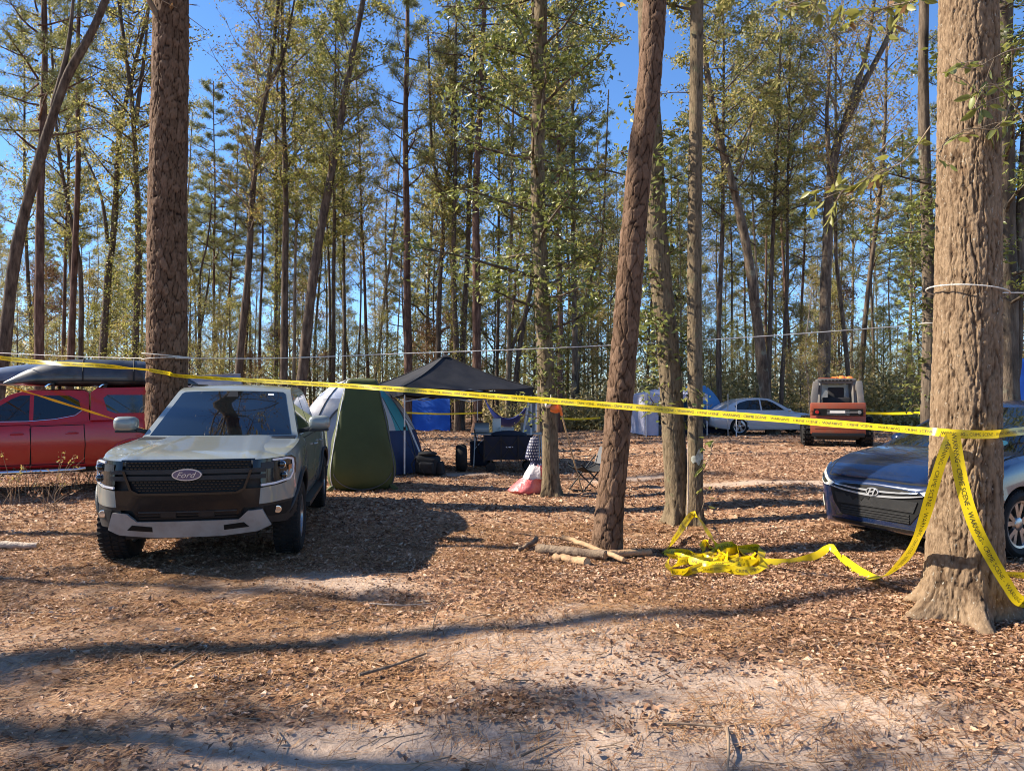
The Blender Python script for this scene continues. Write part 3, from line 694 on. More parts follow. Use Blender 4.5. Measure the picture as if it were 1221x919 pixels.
T('thin dark trunk above the canopy\'s right slope', [(593, 505), (593, 430), (595, 240), (593, 40)], 40, 5, 'tall_a', 'bark_dark', 23)
T('sunlit pale trunk above the canopy\'s right slope', [(606, 505), (606, 430), (610, 260), (613, 60)], 38, 6, 'tall_b', 'bark_pale', 23)
T('dark tree leaning right over the canopy\'s right corner', [(612, 505), (617, 440), (625, 380), (635, 330), (641, 250)], 37, 7.5, 'tall_b', 'bark_dark', 18, limbs=[([(609, 420), (622, 385), (640, 355)], 4)])
T('brownish pine standing right of the mottled trunk with sprouts', [(668, 505), (668, 430), (667, 300), (665, 60)], 33, 7, 'pine_b', 'bark_pine', 24, name='pine_tree')
T('grey trunk halfway between the mottled trunk and the leaning pine', [(685, 498), (685, 430), (684, 290), (683, 60)], 36, 8, 'tall_b', 'bark_grey', 23)
T('thin crooked trunk bending right, left of the leaning pine', [(686, 498), (689, 440), (694, 390), (706, 330), (717, 290), (722, 200)], 38, 5, 'tall_c', 'bark_grey', 18, .8)
T('trunk leaning left with bare roots, in front of the silver sedan', [(923, 520), (913, 465), (905, 390), (890, 300), (872, 220), (850, 130)], 28.5, 14, 'high_broad', 'bark_grey', 21, ivy=False)
T('big forking grey tree right behind the skid loader', [(979, 520), (982, 430), (988, 300), (992, 195), (1020, 120), (1060, 40)], 31, 16, 'tall_c', 'bark_grey', 20, 1.1, limbs=[([(992, 200), (1005, 150), (1030, 70), (1042, 0)], 10), ([(991, 210), (985, 140), (990, 60)], 7)])
T('slim trunk touching the right side of the big forking tree', [(1012, 500), (1010, 440), (1003, 350), (998, 290), (996, 150)], 34, 6, 'tall_a', 'bark_grey', 20)
T('straight slim trunk right of the trunk that leans over the sedan', [(915, 505), (917, 398), (923, 280), (928, 140)], 33, 6.5, 'tall_a', 'bark_dark', 21)
T('very dark slim trunk above the sedan\'s bonnet', [(931, 505), (932, 460), (938, 316), (941, 180)], 33, 5.5, 'tall_b', 'bark_dark', 20)
T('dark trunk rising straight above the sedan\'s boot', [(858, 505), (858, 420), (860, 300), (862, 150)], 32, 7, 'tall_b', 'bark_dark', 20)
T('thin pale trunk between the leaning trunk and the sedan\'s rear window', [(903, 505), (903, 430), (902, 330), (897, 200)], 36, 4, 'tall_a', 'bark_pale', 19)
T('thin pale trunk left of the rope-tied trunk, seen over the dark blue car', [(1087, 495), (1087, 420), (1086, 330)], 44, 5, 'pine_b', 'bark_pale', 17, name='pine_tree')
T('thin dark trunk between the loader and the rope-tied trunk', [(1041, 500), (1041, 440), (1040, 370)], 42, 4, 'pine_b', 'bark_dark', 18, name='pine_tree')
T('thin pale sapling stem touching the loader\'s left side', [(968, 515), (965, 460), (961, 420), (966, 360)], 27, 3, 'sapling_b', 'bark_pale', 6, .7)

# distant trunks that close the wood behind the camp
def far_wood():
    r = random.Random(99); tr = {}
    for i, (bk, w) in enumerate((('bark_grey', .13), ('bark_dark', .14), ('bark_pine', .15), ('bark_pale', .11), ('bark_pine', .12), ('bark_dark', .10))):
        pts = [Vector((.12 * math.sin(z * .3 + i), .1 * math.cos(z * .4 + i), z - .2)) for z in np.linspace(0, 21, 14)]
        o = MB().tube(pts, [w * (1 - .7 * k / 13) + (.05 if k == 0 else 0) for k in range(14)], 8, cap=False).build('trunk', bk, None, 180, weld=0)
        tr[i] = o.data; bpy.data.objects.remove(o)
    cs = [('tall_a', 'tall_c', 'slim_a'), ('tall_b', 'tall_c'), ('pine_a', 'pine_b'), ('tall_c', 'slim_a'), ('pine_a', 'pine_b'), ('tall_b', 'tall_a', 'slim_a')]
    spots = []
    for i in range(130):
        Y = r.uniform(38, 88); px = -60 + 1340 * (i + r.random()) / 130
        spots.append((px, Y))
    for i, (px, Y) in enumerate(spots):
        k = r.randrange(6); x = (px - 610.5) / FPX * Y
        if (228 < px < 262 or 1040 < px < 1090) and Y < 75: Y = 78 + r.random() * 10; k = 4; x = (px - 610.5) / FPX * Y
        t = thing('tree' if k not in (2, 4) else 'pine_tree', 'thin distant %s in the wood far behind the camp' % ('tree' if k not in (2, 4) else 'pine'), 'tree', on_ground(x, Y), r.uniform(0, 6.28), 'distant trees behind the camp')
        t.rotation_euler = (r.gauss(0, .035), r.gauss(0, .035), r.uniform(0, 6.28)); s = r.uniform(.7, 1.15); t.scale = (s, s, s)
        for nm, me in (('trunk', tr[k]), ('crown', CROWN[r.choice(cs[k])])):
            c = bpy.data.objects.new(nm, me); C.objects.link(c); c.parent = t
    # understorey trees filling the space between the trunks
    kinds = {'sapling_a': 'olive', 'sapling_b': 'yellowing', 'sapling_c': 'brown-leaved', 'sapling_d': 'green'}
    for i in range(150):
        Y = r.uniform(37, 80) if i % 3 else r.uniform(34, 46); px = -40 + 1300 * (i + r.random()) / 150; x = (px - 610.5) / FPX * Y
        kn = r.choice(['sapling_a'] * 5 + ['sapling_b'] * 4 + ['sapling_c'] + ['sapling_d'] * 2); s = (r.uniform(.7, 1.2) if i % 2 else r.uniform(1.2, 2.2)) if Y > 44 else r.uniform(.6, 1.1)
        if (225 < px < 262 or 1040 < px < 1092): s = min(s, 1.0)
        t = thing('sapling', '%s %s understorey tree at the far edge of the clearing' % ('tall' if s > 1.3 else 'young', kinds[kn]), 'tree', on_ground(x, Y), 0, 'understorey trees at the edge of the clearing')
        t.scale = (s, s, s); t.rotation_euler.z = r.uniform(0, 6.28)
        for nm, me in (('trunk', tr[5]), ('crown', CROWN[kn])):
            c = bpy.data.objects.new(nm, me); C.objects.link(c); c.parent = t
            if nm == 'trunk': c.scale = (.4, .4, .36)
far_wood()

def undergrowth():
    g = np.random.default_rng(5); P = []
    def clump(x, y, rad, h, n):
        gz = float(ground_z(x, y)); u = unit(g.normal(size=(n, 3))); r_ = g.uniform(.55, 1, n)[:, None] ** .5
        q = u * r_ * np.array([[rad, rad, h * .55]]) ; q[:, 2] = np.abs(q[:, 2] + h * .25) * 1.0
        q += g.normal(0, .12, (n, 3)); q[:, 2] = np.maximum(.02, q[:, 2]); P.append(q + np.array([[x, y, gz]]))
    for i in range(300):
        Y = g.uniform(44, 96); x = g.uniform(-.8, .8) * Y; s = g.uniform(.8, 1.5)
        clump(x, Y, 2.0 * s, g.uniform(2.0, 6.0) * s, 390)
    for i in range(60):      # denser and closer behind the sedan and the loader
        px = g.uniform(840, 1110); Y = g.uniform(34, 44); clump((px - 610.5) / FPX * Y, Y, 1.5, g.uniform(1.5, 4.5), 480)
    for i in range(36):
        px = g.uniform(0, 330); Y = g.uniform(33, 44); clump((px - 610.5) / FPX * Y, Y, 1.4, g.uniform(1.2, 4.5), 480)
    for i in range(30):
        px = g.uniform(590, 800); Y = g.uniform(33, 44); clump((px - 610.5) / FPX * Y, Y, 1.3, g.uniform(.8, 3.4), 440)
    P = np.concatenate(P); k = len(P); N = unit(g.normal(size=(k, 3)) + np.array([[-.3, -.1, .5]])); s = .21 * g.uniform(.5, 1.4, k)
    V, F = leaves_mesh(P, N, s, s * .5, .1)
    tag(obj('undergrowth', V, F, 'brush'), 'olive and straw coloured brush closing off the clearing behind the camp', 'undergrowth', kind='stuff')
undergrowth()

# trees outside the view on the left and behind: they throw the long shadows across the foreground
def outside(x, y, rad, h, crown, cs, lean=(0, 0), bk='bark_grey', lab='', rz=0):
    t = thing('tree', lab, 'tree', on_ground(x, y), 0)
    pts = [Vector((lean[0] * z, lean[1] * z, z - .15)) for z in np.linspace(0, h, 14)]
    MB().tube(pts, [rad * (1 - .65 * k / 13) for k in range(14)], 12, cap=False).build('trunk', bk, t, 180, weld=0)
    if crown:
        c = bpy.data.objects.new('crown', CROWN[crown]); C.objects.link(c); c.parent = t; c.scale = (cs,) * 3; c.rotation_euler = (-lean[1], lean[0], rz)
outside(-15.5, 1.4, .2, 18, None, 1, (.0, .48), lab='leaning tree left of the view whose shadow crosses the foreground')
outside(-16, 4.5, .22, 19, 'sparse', .95, lab='broad tree left of the view shading the nearest sand')
outside(-22, 17.5, .2, 20, 'sparse', 1.0, lab='second broad tree left of the view', rz=1)
outside(-10.5, 4.5, .14, 11, 'broad_b', .55, lab='broad tree left of and behind the viewpoint', rz=2)
outside(-10.5, 9.3, .13, 17, None, .9, lab='thin pole tree left of the red truck')
outside(-26, 21, .2, 21, 'sparse', 1.0, lab='sparse tree beyond the red truck, left of the view', rz=2.2)
outside(-3.5, -6, .25, 20, 'bare', 1.3, lab='bare tree standing behind the viewpoint', bk='bark_dark')
outside(-8.5, -3.5, .22, 20, 'sparse', 1.2, lab='yellowing tree behind and left of the viewpoint', bk='bark_dark', rz=1.2)
outside(5.5, -5, .2, 20, 'broad_b', 1.0, lab='leafy tree behind and right of the viewpoint', rz=.5)
outside(-14, 7.6, .12, 10, 'sparse', .5, lab='small yellowing tree left of the view, in line with the pickup', rz=.8)
outside(-9, 2.6, .12, 9, 'tall_c', .45, lab='small pale tree left of the nearest sand, outside the view', rz=1.8)
# ------------------------------------------------------------------ vehicles
def loft_body(root, ys, secs, matname, arches, n=6, name='body'):
    """half sections [(x, z), ...] at each y, mirrored; wheel arches cut out"""
    K = len(secs[0]); A = np.array([[y] + [v for p in s for v in p] for y, s in zip(ys, secs)]); D = cr(A, n)
    mb = MB(); rows = []
    for d in D:
        h = [(d[1 + 2 * k], d[2 + 2 * k]) for k in range(K)]
        h = [tuple(p) for p in cr(h, 3)]
        rows.append([Vector((x, d[0], z)) for x, z in h] + [Vector((-x, d[0], z)) for x, z in reversed(h)])
    m = len(rows[0]); mb.V = [p for r_ in rows for p in r_]
    mb.F = [(i * m + j, i * m + (j + 1) % m, (i + 1) * m + (j + 1) % m, (i + 1) * m + j) for i in range(len(rows) - 1) for j in range(m)]
    mb.F += [tuple(range(m)), tuple((len(rows) - 1) * m + j for j in reversed(range(m)))]
    o = mb.build(name, matname, root, None, weld=1e-4); o.data.materials.append(M['plastic_black'])
    cut = MB()
    for (y, z, r_) in arches:
        cut.lathe([(r_, -1.3), (r_, 1.3)], (0, y, z), 'x', 40, close=True)
        cut.box((0, y, z - .55), (2.6, r_ * 1.96, .9))
    if arches:
        for ci, (y, z, r_) in enumerate(arches):
            c = MB().lathe([(r_, -1.3), (r_, 1.3)], (0, y, z), 'x', 40, close=True).build('cutter', 'plastic_black', None, None)
            c.data.materials.append(M['plastic_black']); c.data.polygons.foreach_set('material_index', [1] * len(c.data.polygons))
            b = o.modifiers.new('cut', 'BOOLEAN'); b.object = c; b.operation = 'DIFFERENCE'; b.solver = 'EXACT'
            par = o.parent; o.parent = None
            me = bpy.data.meshes.new_from_object(o.evaluated_get(bpy.context.evaluated_depsgraph_get())); o.modifiers.clear(); o.parent = par
            old = o.data; o.data = me; bpy.data.meshes.remove(old); bpy.data.objects.remove(c)
    o.data.name = name; o.data.shade_smooth(); o.data.set_sharp_from_angle(angle=R(38))
    S = [(d[0], cr([(d[1 + 2 * k], d[2 + 2 * k]) for k in range(K)], 3)) for d in D]
    def xside(y, z):
        i = min(range(len(S)), key=lambda q: abs(S[q][0] - y)); j = i + 1 if (S[i][0] < y and i + 1 < len(S)) else max(0, i - 1)
        def at_(h): 
            k = int(np.argmax(h[:, 0])); lo = h[:k + 1]; hi = h[k:]
            return float(np.interp(z, lo[:, 1], lo[:, 0]) if z < h[k, 1] else np.interp(z, hi[:, 1], hi[:, 0]))
        a, b = at_(S[i][1]), at_(S[j][1]); t = 0 if S[i][0] == S[j][0] else (y - S[i][0]) / (S[j][0] - S[i][0])
        return a + (b - a) * min(1, max(0, t))
    return o, xside

def cab_point(prof, xs, crown, bow, bowr):
    zt = max(p[1] for p in prof); ymid = (prof[0][0] + prof[-1][0]) / 2; yz = max(p[0] for p in prof if p[1] > zt - .01)
    def f(y, z, t):
        q = 1 - t * t; w = (y - ymid) / (ymid - prof[0][0]); b = -bow * q * min(1, max(0, -w * 1.6)) if w < 0 else bowr * q * min(1, w * 1.6)
        return Vector((t * xs(z), y + b, z + crown * q * max(0, 1 - (zt - z) / .16)))
    return f

def cabin(root, prof, xs, matname, crown=.03, bow=.10, bowr=.06, name='cab'):
    m = 16; mb = MB(); P = []
    for (y0, z0), (y1, z1) in zip(prof[:-1], prof[1:]):
        k = max(1, int(math.hypot(y1 - y0, z1 - z0) / .09)); P += [(y0 + (y1 - y0) * i / k, z0 + (z1 - z0) * i / k) for i in range(k)]
    P.append(prof[-1]); f = cab_point(prof, xs, crown, bow, bowr)
    mb.grid([[f(y, z, 2 * k / m - 1) for k in range(m + 1)] for y, z in P]); nr = len(P)
    for j in (0, m): mb.F.append(tuple(i * (m + 1) + j for i in range(nr)))
    o = mb.build(name, matname, root, 22); return f

def shield(root, f, pb, pt, poly, matname, off=.004, th=.006, name='windshield', label=None):
    """a pane on the sloping front of a cab: a across (-1..1), b up the slope (0..1)"""
    def fn(a, b, d):
        g_ = lambda a, b: f(pb[0] + (pt[0] - pb[0]) * b, pb[1] + (pt[1] - pb[1]) * b, a)
        p = g_(a, b); nn = (g_(a + .01, b) - g_(a - .01, b)).cross(g_(a, b + .01) - g_(a, b - .01)).normalized()
        if nn.z < 0: nn = -nn
        return p + nn * (off - d)
    return panel(name, poly, fn, matname, root, th, .125, .12, 60, label)

def wheel(root, x, y, r, w, rim, style='five', tread=44, lug=.006, zc=None, rimmat='alloy', tm='rubber', steer=0):
    s = 1 if x > 0 else -1
    h = MB().lathe([(.0, -.02), (rim * .75, -.02), (rim * .75, .0), (.07, .0), (.065, .03), (0, .03)], (0, 0, 0), 'x', 24).build('wheel', 'black_metal', root, 40)
    h.location = (x, y, zc if zc else r); h.rotation_euler = (0, 0, steer + (0 if s > 0 else math.pi))
    t = MB().lathe([(rim - .01, -w / 2 + .025), (rim + .02, -w / 2 + .005), ((rim + r) / 2, -w / 2 - .004), (r - .035, -w / 2 + .004), (r - .010, -w / 2 + .03), (r, -w / 2 + .06), (r, w / 2 - .06),
                    (r - .010, w / 2 - .03), (r - .035, w / 2 - .004), ((rim + r) / 2, w / 2 + .004), (rim + .02, w / 2 - .005), (rim - .01, w / 2 - .025)], (0, 0, 0), 'x', 48)
    for k in range(tread):
        a = 2 * math.pi * k / tread
        for c in (-.36, -.12, .12, .36):
            aa = a + (.5 if abs(c) > .2 else 0) * 2 * math.pi / tread; rr = r - (.006 if abs(c) > .3 else 0) + lug * .3
            t.box((c * w, rr * math.cos(aa), rr * math.sin(aa)), (w * .19, 2 * math.pi * r / tread * .62, lug), Matrix.Rotation(aa - math.pi / 2, 3, 'X') @ Matrix.Rotation(.25 * (1 if c > 0 else -1), 3, 'Z'))
    t.build('tyre', tm, h, 35, weld=0)
    m = MB(); f = w / 2 - .03
    m.lathe([(rim, -w / 2 + .03), (rim - .012, -w / 2 + .06), (rim - .03, f - .05), (rim - .02, f + .008), (rim, f + .012), (rim + .006, f)], (0, 0, 0), 'x', 48)
    m.lathe([(0, f + .004), (.035, f + .004), (.06, f - .006), (.075, f - .03)], (0, 0, 0), 'x', 20)
    nsp = {'five': 5, 'six': 6, 'twin': 5}[style]
    for k in range(nsp):
        a = 2 * math.pi * k / nsp + .3
        for da in ((-.17, .17) if style == 'twin' else (0,)):
            ca, sa = math.cos(a + da * .4), math.sin(a + da * .4); cb, sb_ = math.cos(a + da * 1.5), math.sin(a + da * 1.5)
            wd = .03 if style == 'twin' else .062
            p0 = Vector((f - .012, .05 * ca, .05 * sa)); p1 = Vector((f - .006, (rim - .012) * cb, (rim - .012) * sb_)); tt = (p1 - p0).normalized(); sd_ = Vector((1, 0, 0)).cross(tt)
            V = [p0 - sd_ * wd * .6, p0 + sd_ * wd * .6, p1 + sd_ * wd * .85, p1 - sd_ * wd * .85]; V += [v - Vector((.035, 0, 0)) for v in V]
            m.add(V, [(0, 1, 2, 3), (7, 6, 5, 4), (0, 4, 5, 1), (1, 5, 6, 2), (2, 6, 7, 3), (3, 7, 4, 0)])
    m.build('rim', rimmat, h, 35, weld=0)
    return h

def both(fnc):
    for s in (1, -1): fnc(s)
def sgn(poly, s): return poly if s > 0 else mirror(poly)

def grey_pickup():
    t = thing('pickup_truck', 'sage grey pickup truck facing the camera with silver skid plate', 'pickup truck', on_ground(-3.24, 7.62, .0), R(10.6))
    ys = [-.62, -.45, -.1, .35, .8, 1.6, 2.4, 3.1, 3.27, 4.0, 4.45]
    def sec(w, zt, zb=.42, sh=.06, e=.05): return [(0, zb), (w - .12, zb), (w - .05, zb + .05), (w, .72), (w, .92), (w - .015, zt - .12), (w - sh, zt - .02), (w - sh - .10, zt), (0, zt + .005)]
    W = [.84, .93, .965, .955, .935, .93, .93, .935, .96, .95, .93]; ZT = [1.06, 1.12, 1.17, 1.20, 1.235, 1.27, 1.28, 1.285, 1.29, 1.29, 1.27]; ZB = [.55, .44, .42, .40, .40, .40, .40, .42, .45, .5, .52]
    body, xside = loft_body(t, ys, [sec(w, z, b) for w, z, b in zip(W, ZT, ZB)], 'paint_grey', [(0, .42, .47), (3.27, .42, .47)])
    # fascia: a curved front that the pieces below follow
    def F(x, z):
        a = abs(x); y = -.86 + .08 * (a / .8) ** 2 + .36 * max(0, (a - .64) / .31) ** 2
        return y + .42 * max(0, z - 1.0) ** 1.2 + .34 * max(0, .58 - z)
    def fr(off): return lambda a, b, d: (a, F(a, b) - off + d, b)
    def both_p(name, poly, off, mt, th=.03, sa=.05, par=t):
        both(lambda s: panel(name, sgn(poly, s), fr(off), mt, par, th, sa))
    panel('bumper_core', [(-.94, .45), (.94, .45), (.94, 1.0), (.90, 1.07), (-.90, 1.07), (-.94, 1.0)], fr(-.03), 'plastic_black', t, .05, .05)
    gr = panel('grille', [(-.57, .98), (-.50, .80), (-.43, .765), (.43, .765), (.50, .80), (.57, .98), (.56, 1.085), (-.56, 1.085)], fr(-.012), 'grille_dark', t, .02, .05)
    mesh = MB()
    for zrow in np.arange(.80, 1.08, .026):
        for k in range(-15, 16):
            x = k * .036 + (.018 if int(round((zrow - .8) / .026)) % 2 else 0)
            lim = .43 + .11 * min(1, max(0, (zrow - .79) / .15))
            if abs(x) < lim and not (.885 < zrow < 1.005): mesh.box((x, F(x, zrow) + .006, zrow), (.024, .014, .008), (0, .0, 0))
    mesh.build('mesh_insert', 'gloss_black', gr, None, weld=0)['kind'] = 'stuff'
    ring = MB()
    pts = [(-.57, .985), (-.505, .80), (-.435, .765), (.435, .765), (.505, .80), (.57, .985)]
    for a, b in zip(pts[:-1], pts[1:]):
        k = max(1, int(abs(a[0] - b[0]) / .08))
        q = [(a[0] + (b[0] - a[0]) * i / k, a[1] + (b[1] - a[1]) * i / k) for i in range(k + 1)]
        for c, d in zip(q[:-1], q[1:]): ring.bar((c[0], F(*c) - .012, c[1]), (d[0], F(*d) - .012, d[1]), .03, .022, (0, 0, 1))
    ring.build('surround', 'gloss_black', gr, 30, weld=0)
    for zc in (.975, .915): panel('bar', [(-.70, zc - .021), (.70, zc - .021), (.70, zc + .021), (-.70, zc + .021)], fr(.014), 'plastic_black', gr, .025, .05)
    panel('top_strip', [(-.60, 1.07), (.60, 1.07), (.60, 1.088), (-.60, 1.088)], fr(.008), 'gloss_black', gr, .02, .05)
    # badge: blue oval, chrome rim, raised script
    def oval(a, b, n=40): return [(a * math.cos(2 * math.pi * k / n), .948 + b * math.sin(2 * math.pi * k / n)) for k in range(n)]
    bd = panel('badge', oval(.133, .056), fr(.040), 'bright_trim', t, .03, .06)
    panel('oval_field', oval(.122, .047), fr(.0425), 'badge_blue', bd, .004, .06)
    TV, TF = text_geo('Ford', .45); mnx = min(v[0] for v in TV); mxx = max(v[0] for v in TV); cy = .34
    sc = .178 / (mxx - mnx); cxx = (mnx + mxx) / 2
    L = MB(); L.V = [Vector(((v[0] - cxx) * sc, F(0, .948) - .046, .948 + (v[1] - cy) * sc * .92)) for v in TV]; L.F = list(TF); L.build('script_lettering', 'bright_trim', bd, None, weld=0, solid=-.002)
    # headlights
    def lamp(s):
        H = panel('headlight', sgn([(.585, 1.075), (.90, 1.09), (.935, 1.06), (.94, .91), (.905, .835), (.68, .805), (.655, .86), (.655, .965), (.585, .985)], s), fr(.012), 'gloss_black', t, .04, .04)
        c = MB(); q = [(.66, .828), (.78, .838), (.895, .862), (.918, .92), (.922, .99), (.915, 1.055), (.87, 1.07), (.76, 1.066)]
        for a, b in zip(q[:-1], q[1:]): c.bar((s * a[0], F(*a) - .018, a[1]), (s * b[0], F(*b) - .018, b[1]), .016, .02)
        c.build('light_strip', 'drl', H, 30, weld=0)
        for (x, z, rr) in ((.83, 1.012, .040), (.845, .905, .036)):
            yy = F(x, z); MB().lathe([(rr, .0), (rr * 1.05, -.016), (rr * .9, -.02), (rr * .6, -.010), (0, -.004)], (s * x, yy - .012, z), 'y', 20).build('projector', 'lamp_inner', H, 40)
            MB().lathe([(rr * .8, -.018), (rr * .5, -.030), (0, -.034)], (s * x, yy - .012, z), 'y', 20).build('lens', 'glass_dark', H, 60)
        panel('side_reflector', sgn([(.885, 1.0), (.912, 1.0), (.910, .89), (.885, .885)], s), fr(.0155), 'amber', H, .004, .04)
        panel('inner_block', sgn([(.66, 1.045), (.77, 1.05), (.77, .985), (.66, .985)], s), fr(.0155), 'plastic_black', H, .004, .04)
    both(lamp)
    both_p('bumper_corner', [(.655, .80), (.905, .83), (.945, .80), (.952, .66), (.64, .645)], .012, 'paint_grey', .05)
    panel('bumper_centre', [(-.665, .80), (-.64, .62), (-.50, .615), (-.46, .56), (.46, .56), (.50, .615), (.64, .62), (.665, .80), (.50, .80), (.43, .752), (-.43, .752), (-.50, .80)], fr(.010), 'gloss_black', t, .04, .05)
    def fog(s):
        f = panel('fog_pocket', sgn([(.60, .64), (.952, .655), (.945, .50), (.87, .43), (.70, .45), (.60, .55)], s), fr(.0), 'plastic_black', t, .05, .05)
        panel('bezel', sgn([(.685, .615), (.90, .63), (.905, .56), (.86, .51), (.72, .515)], s), fr(.006), 'grille_dark', f, .01, .05)
        y = F(.80, .572); MB().lathe([(.034, .0), (.036, -.018), (.026, -.020), (0, -.012)], (s * .80, y - .004, .572), 'y', 18).build('fog_lamp', 'lamp_inner', f, 40)
    both(fog)
    intake = panel('lower_intake', [(-.50, .615), (-.46, .50), (.46, .50), (.50, .615)], fr(.004), 'grille_dark', t, .02, .05)
    for z in (.535, .565, .595): panel('slat', [(-.44, z - .006), (.44, z - .006), (.44, z + .006), (-.44, z + .006)], fr(.016), 'plastic_black', intake, .012, .06)
    both(lambda s: panel('sensor_block', sgn([(.10, .60), (.24, .60), (.24, .545), (.10, .545)], s), fr(.02), 'plastic_black', intake, .015, .06))
    sk = panel('skid_plate', [(-.74, .425), (-.67, .595), (-.54, .585), (-.455, .505), (.455, .505), (.54, .585), (.67, .595), (.74, .425), (.62, .375), (.30, .345), (-.30, .345), (-.62, .375)], fr(.035), 'skid_silver', t, .05, .06, .07)
    both(lambda s: panel('tow_slot', sgn([(.32, .455), (.50, .475), (.55, .425), (.32, .405)], s), fr(.038), 'grille_dark', sk, .004, .06))
    # bonnet
    def zh(x, y):
        a = abs(x); z = 1.122 + .128 * (y + .75) / 1.4 - .05 * (a / .84) ** 3 + .012 * float(sst(.60, .57, a + .06 * y)) - .010 * float(sst(.40, .37, a + .14 * y))
        return z - .9 * max(0, -.52 - y - .05 * a) ** 2
    xsq = [-.85 + 1.7 * k / 20 for k in range(21)]
    hood = [(x, F(x, 1.09) + .012) for x in xsq] + [(.86, .30), (.84, .60)] + [(x, .49 + .15 * (x / .8) ** 2) for x in [.76 - 1.52 * k / 16 for k in range(17)]] + [(-.84, .60), (-.86, .30)]
    panel('bonnet', hood, lambda a, b, d: (a, b, zh(a, b) - d), 'paint_grey', t, .035, .03, .08, 22)
    # cab
    xs = lambda z: .845 + (.655 - .845) * (z - 1.24) / .56
    pb, pt = (.66, 1.245), (1.43, 1.745)
    cf = cabin(t, [(.58, 1.19), (.66, 1.245), (1.43, 1.745), (1.50, 1.775), (1.62, 1.80), (2.0, 1.813), (2.45, 1.812), (2.85, 1.79), (2.96, 1.76), (3.00, 1.72), (3.20, 1.26), (3.22, 1.2)], xs, 'paint_grey', .035, .10, .03)
    ws = shield(t, cf, pb, pt, [(-.915, .0), (.915, .0), (.90, .95), (.86, .985), (-.86, .985), (-.90, .95)], 'glass_dark', .004)
    shield(ws, cf, pb, pt, [(-.10, .86), (.10, .86), (.07, .97), (-.07, .97)], 'black_metal', .0065, .004, 'sensor_housing')
    shield(ws, cf, pb, pt, [(.60, .90), (.70, .90), (.70, .93), (.60, .93)], 'star_white', .006, .002, 'sticker')
    for s in (-1, 1):
        MB().bar((s * .10 + .02, .62, 1.262), (s * .40 + .3, .74, 1.29), .018, .014).build('wiper', 'black_metal', ws)
    panel('cowl', [(-.84, .45), (.84, .45), (.82, .72), (-.82, .72)], lambda a, b, d: (a, b - .02 * (1 - (a / .8) ** 2), 1.215 + .10 * (b - .45) - d), 'plastic_black', t, .02, .1)
    for s in (1, -1):
        fs = lambda a, b, d, s=s: (s * (xs(b) + .004 - d), a, b)
        panel('side_window', [(.86, 1.285), (1.40, 1.66), (1.52, 1.715), (2.02, 1.72), (2.02, 1.285)], fs, 'glass_dark', t, .006, .3)
        panel('side_window', [(2.08, 1.285), (2.08, 1.72), (2.62, 1.715), (2.92, 1.45), (2.94, 1.33), (2.90, 1.285)], fs, 'glass_dark', t, .006, .3)
        fd = lambda off, s=s: (lambda a, b, d: (s * (xside(a, b) + off - d), a, b))
        for (y0, y1) in ((.82, 2.00), (2.03, 2.86)):
            panel('door_gap', [(y0 - .012, .49), (y1 + .012, .49), (y1 + .012, 1.21), (y0 - .012, 1.20)], fd(.003), 'grille_dark', t, .006, .12, .08)
            dr = panel('door', [(y0, .50), (y1, .50), (y1 + .0, .8), (y1, 1.20), (y0, 1.19)], fd(.006), 'paint_grey', t, .012, .12, .08)
            MB().tube([fd(.006)(y1 - .24, 1.06, 0), fd(.045)(y1 - .20, 1.065, 0), fd(.045)(y1 - .10, 1.065, 0), fd(.006)(y1 - .06, 1.06, 0)], .014, 8).build('handle', 'paint_grey', dr)
        panel('side_step', [(.62, .40), (2.75, .40), (2.75, .45), (.62, .45)], lambda a, b, d, s=s: (s * (.99 - d), a, b), 'plastic_black', t, .16, .5)
        # wheel arch lips
        for yc in (0, 3.27):
            arch = MB(); q = [Vector((s * (xside(min(4.4, max(-.6, yc + .485 * math.cos(a))), .42 + .485 * math.sin(a)) + .008), yc + .485 * math.cos(a), .42 + .485 * math.sin(a))) for a in np.linspace(R(-4), R(184), 26)]
            arch.tube(q, .028, 8); arch.build('arch_lip', 'plastic_black', t, 60)
        # mirror
        mrr = MB(); c = Vector((s * 1.06, .83, 1.375))
        P = []
        for yy, sx, sz in ((-.10, .55, .5), (-.085, .85, .82), (-.05, 1, 1), (.02, 1, 1), (.06, .95, .95)):
            P.append([c + Vector((.125 * sx * math.copysign(abs(math.cos(a)) ** .6, math.cos(a)) + s * .02, yy, .085 * sz * math.copysign(abs(math.sin(a)) ** .6, math.sin(a)))) for a in np.linspace(0, 2 * math.pi, 25)])
        mrr.grid(P); mrr.F.append(tuple(range(24))); mrr.F.append(tuple(4 * 25 + k for k in range(24)))
        mo = mrr.build('mirror', 'paint_grey', t, 50)
        MB().bar(c + Vector((-s * .06, 0, -.07)), (s * .84, .90, 1.27), .06, .05).build('mirror_arm', 'plastic_black', mo, bevel=.01)
        MB().box(c + Vector((s * .015, -.01, -.088)), (.22, .12, .03)).build('lower_cap', 'plastic_black', mo, bevel=.01)
        wheel(t, s * .835, 0, .395, .27, .235, 'six', 46, .012, rimmat='alloy', steer=0)
        wheel(t, s * .835, 3.27, .395, .27, .235, 'six', 46, .012, rimmat='alloy')
    MB().box((0, 1.6, .40), (1.2, 4.6, .16)).box((0, 0, .40), (1.5, .12, .12)).box((0, 3.27, .40), (1.5, .14, .14)).build('chassis', 'black_metal', t, bevel=.01)
    both(lambda s: MB().tube([(s * .60, 1.70, 1.80), (s * .60, 1.80, 1.838), (s * .60, 2.65, 1.842), (s * .60, 2.75, 1.80)], .013).build('roof_rail', 'plastic_black', t))
grey_pickup()

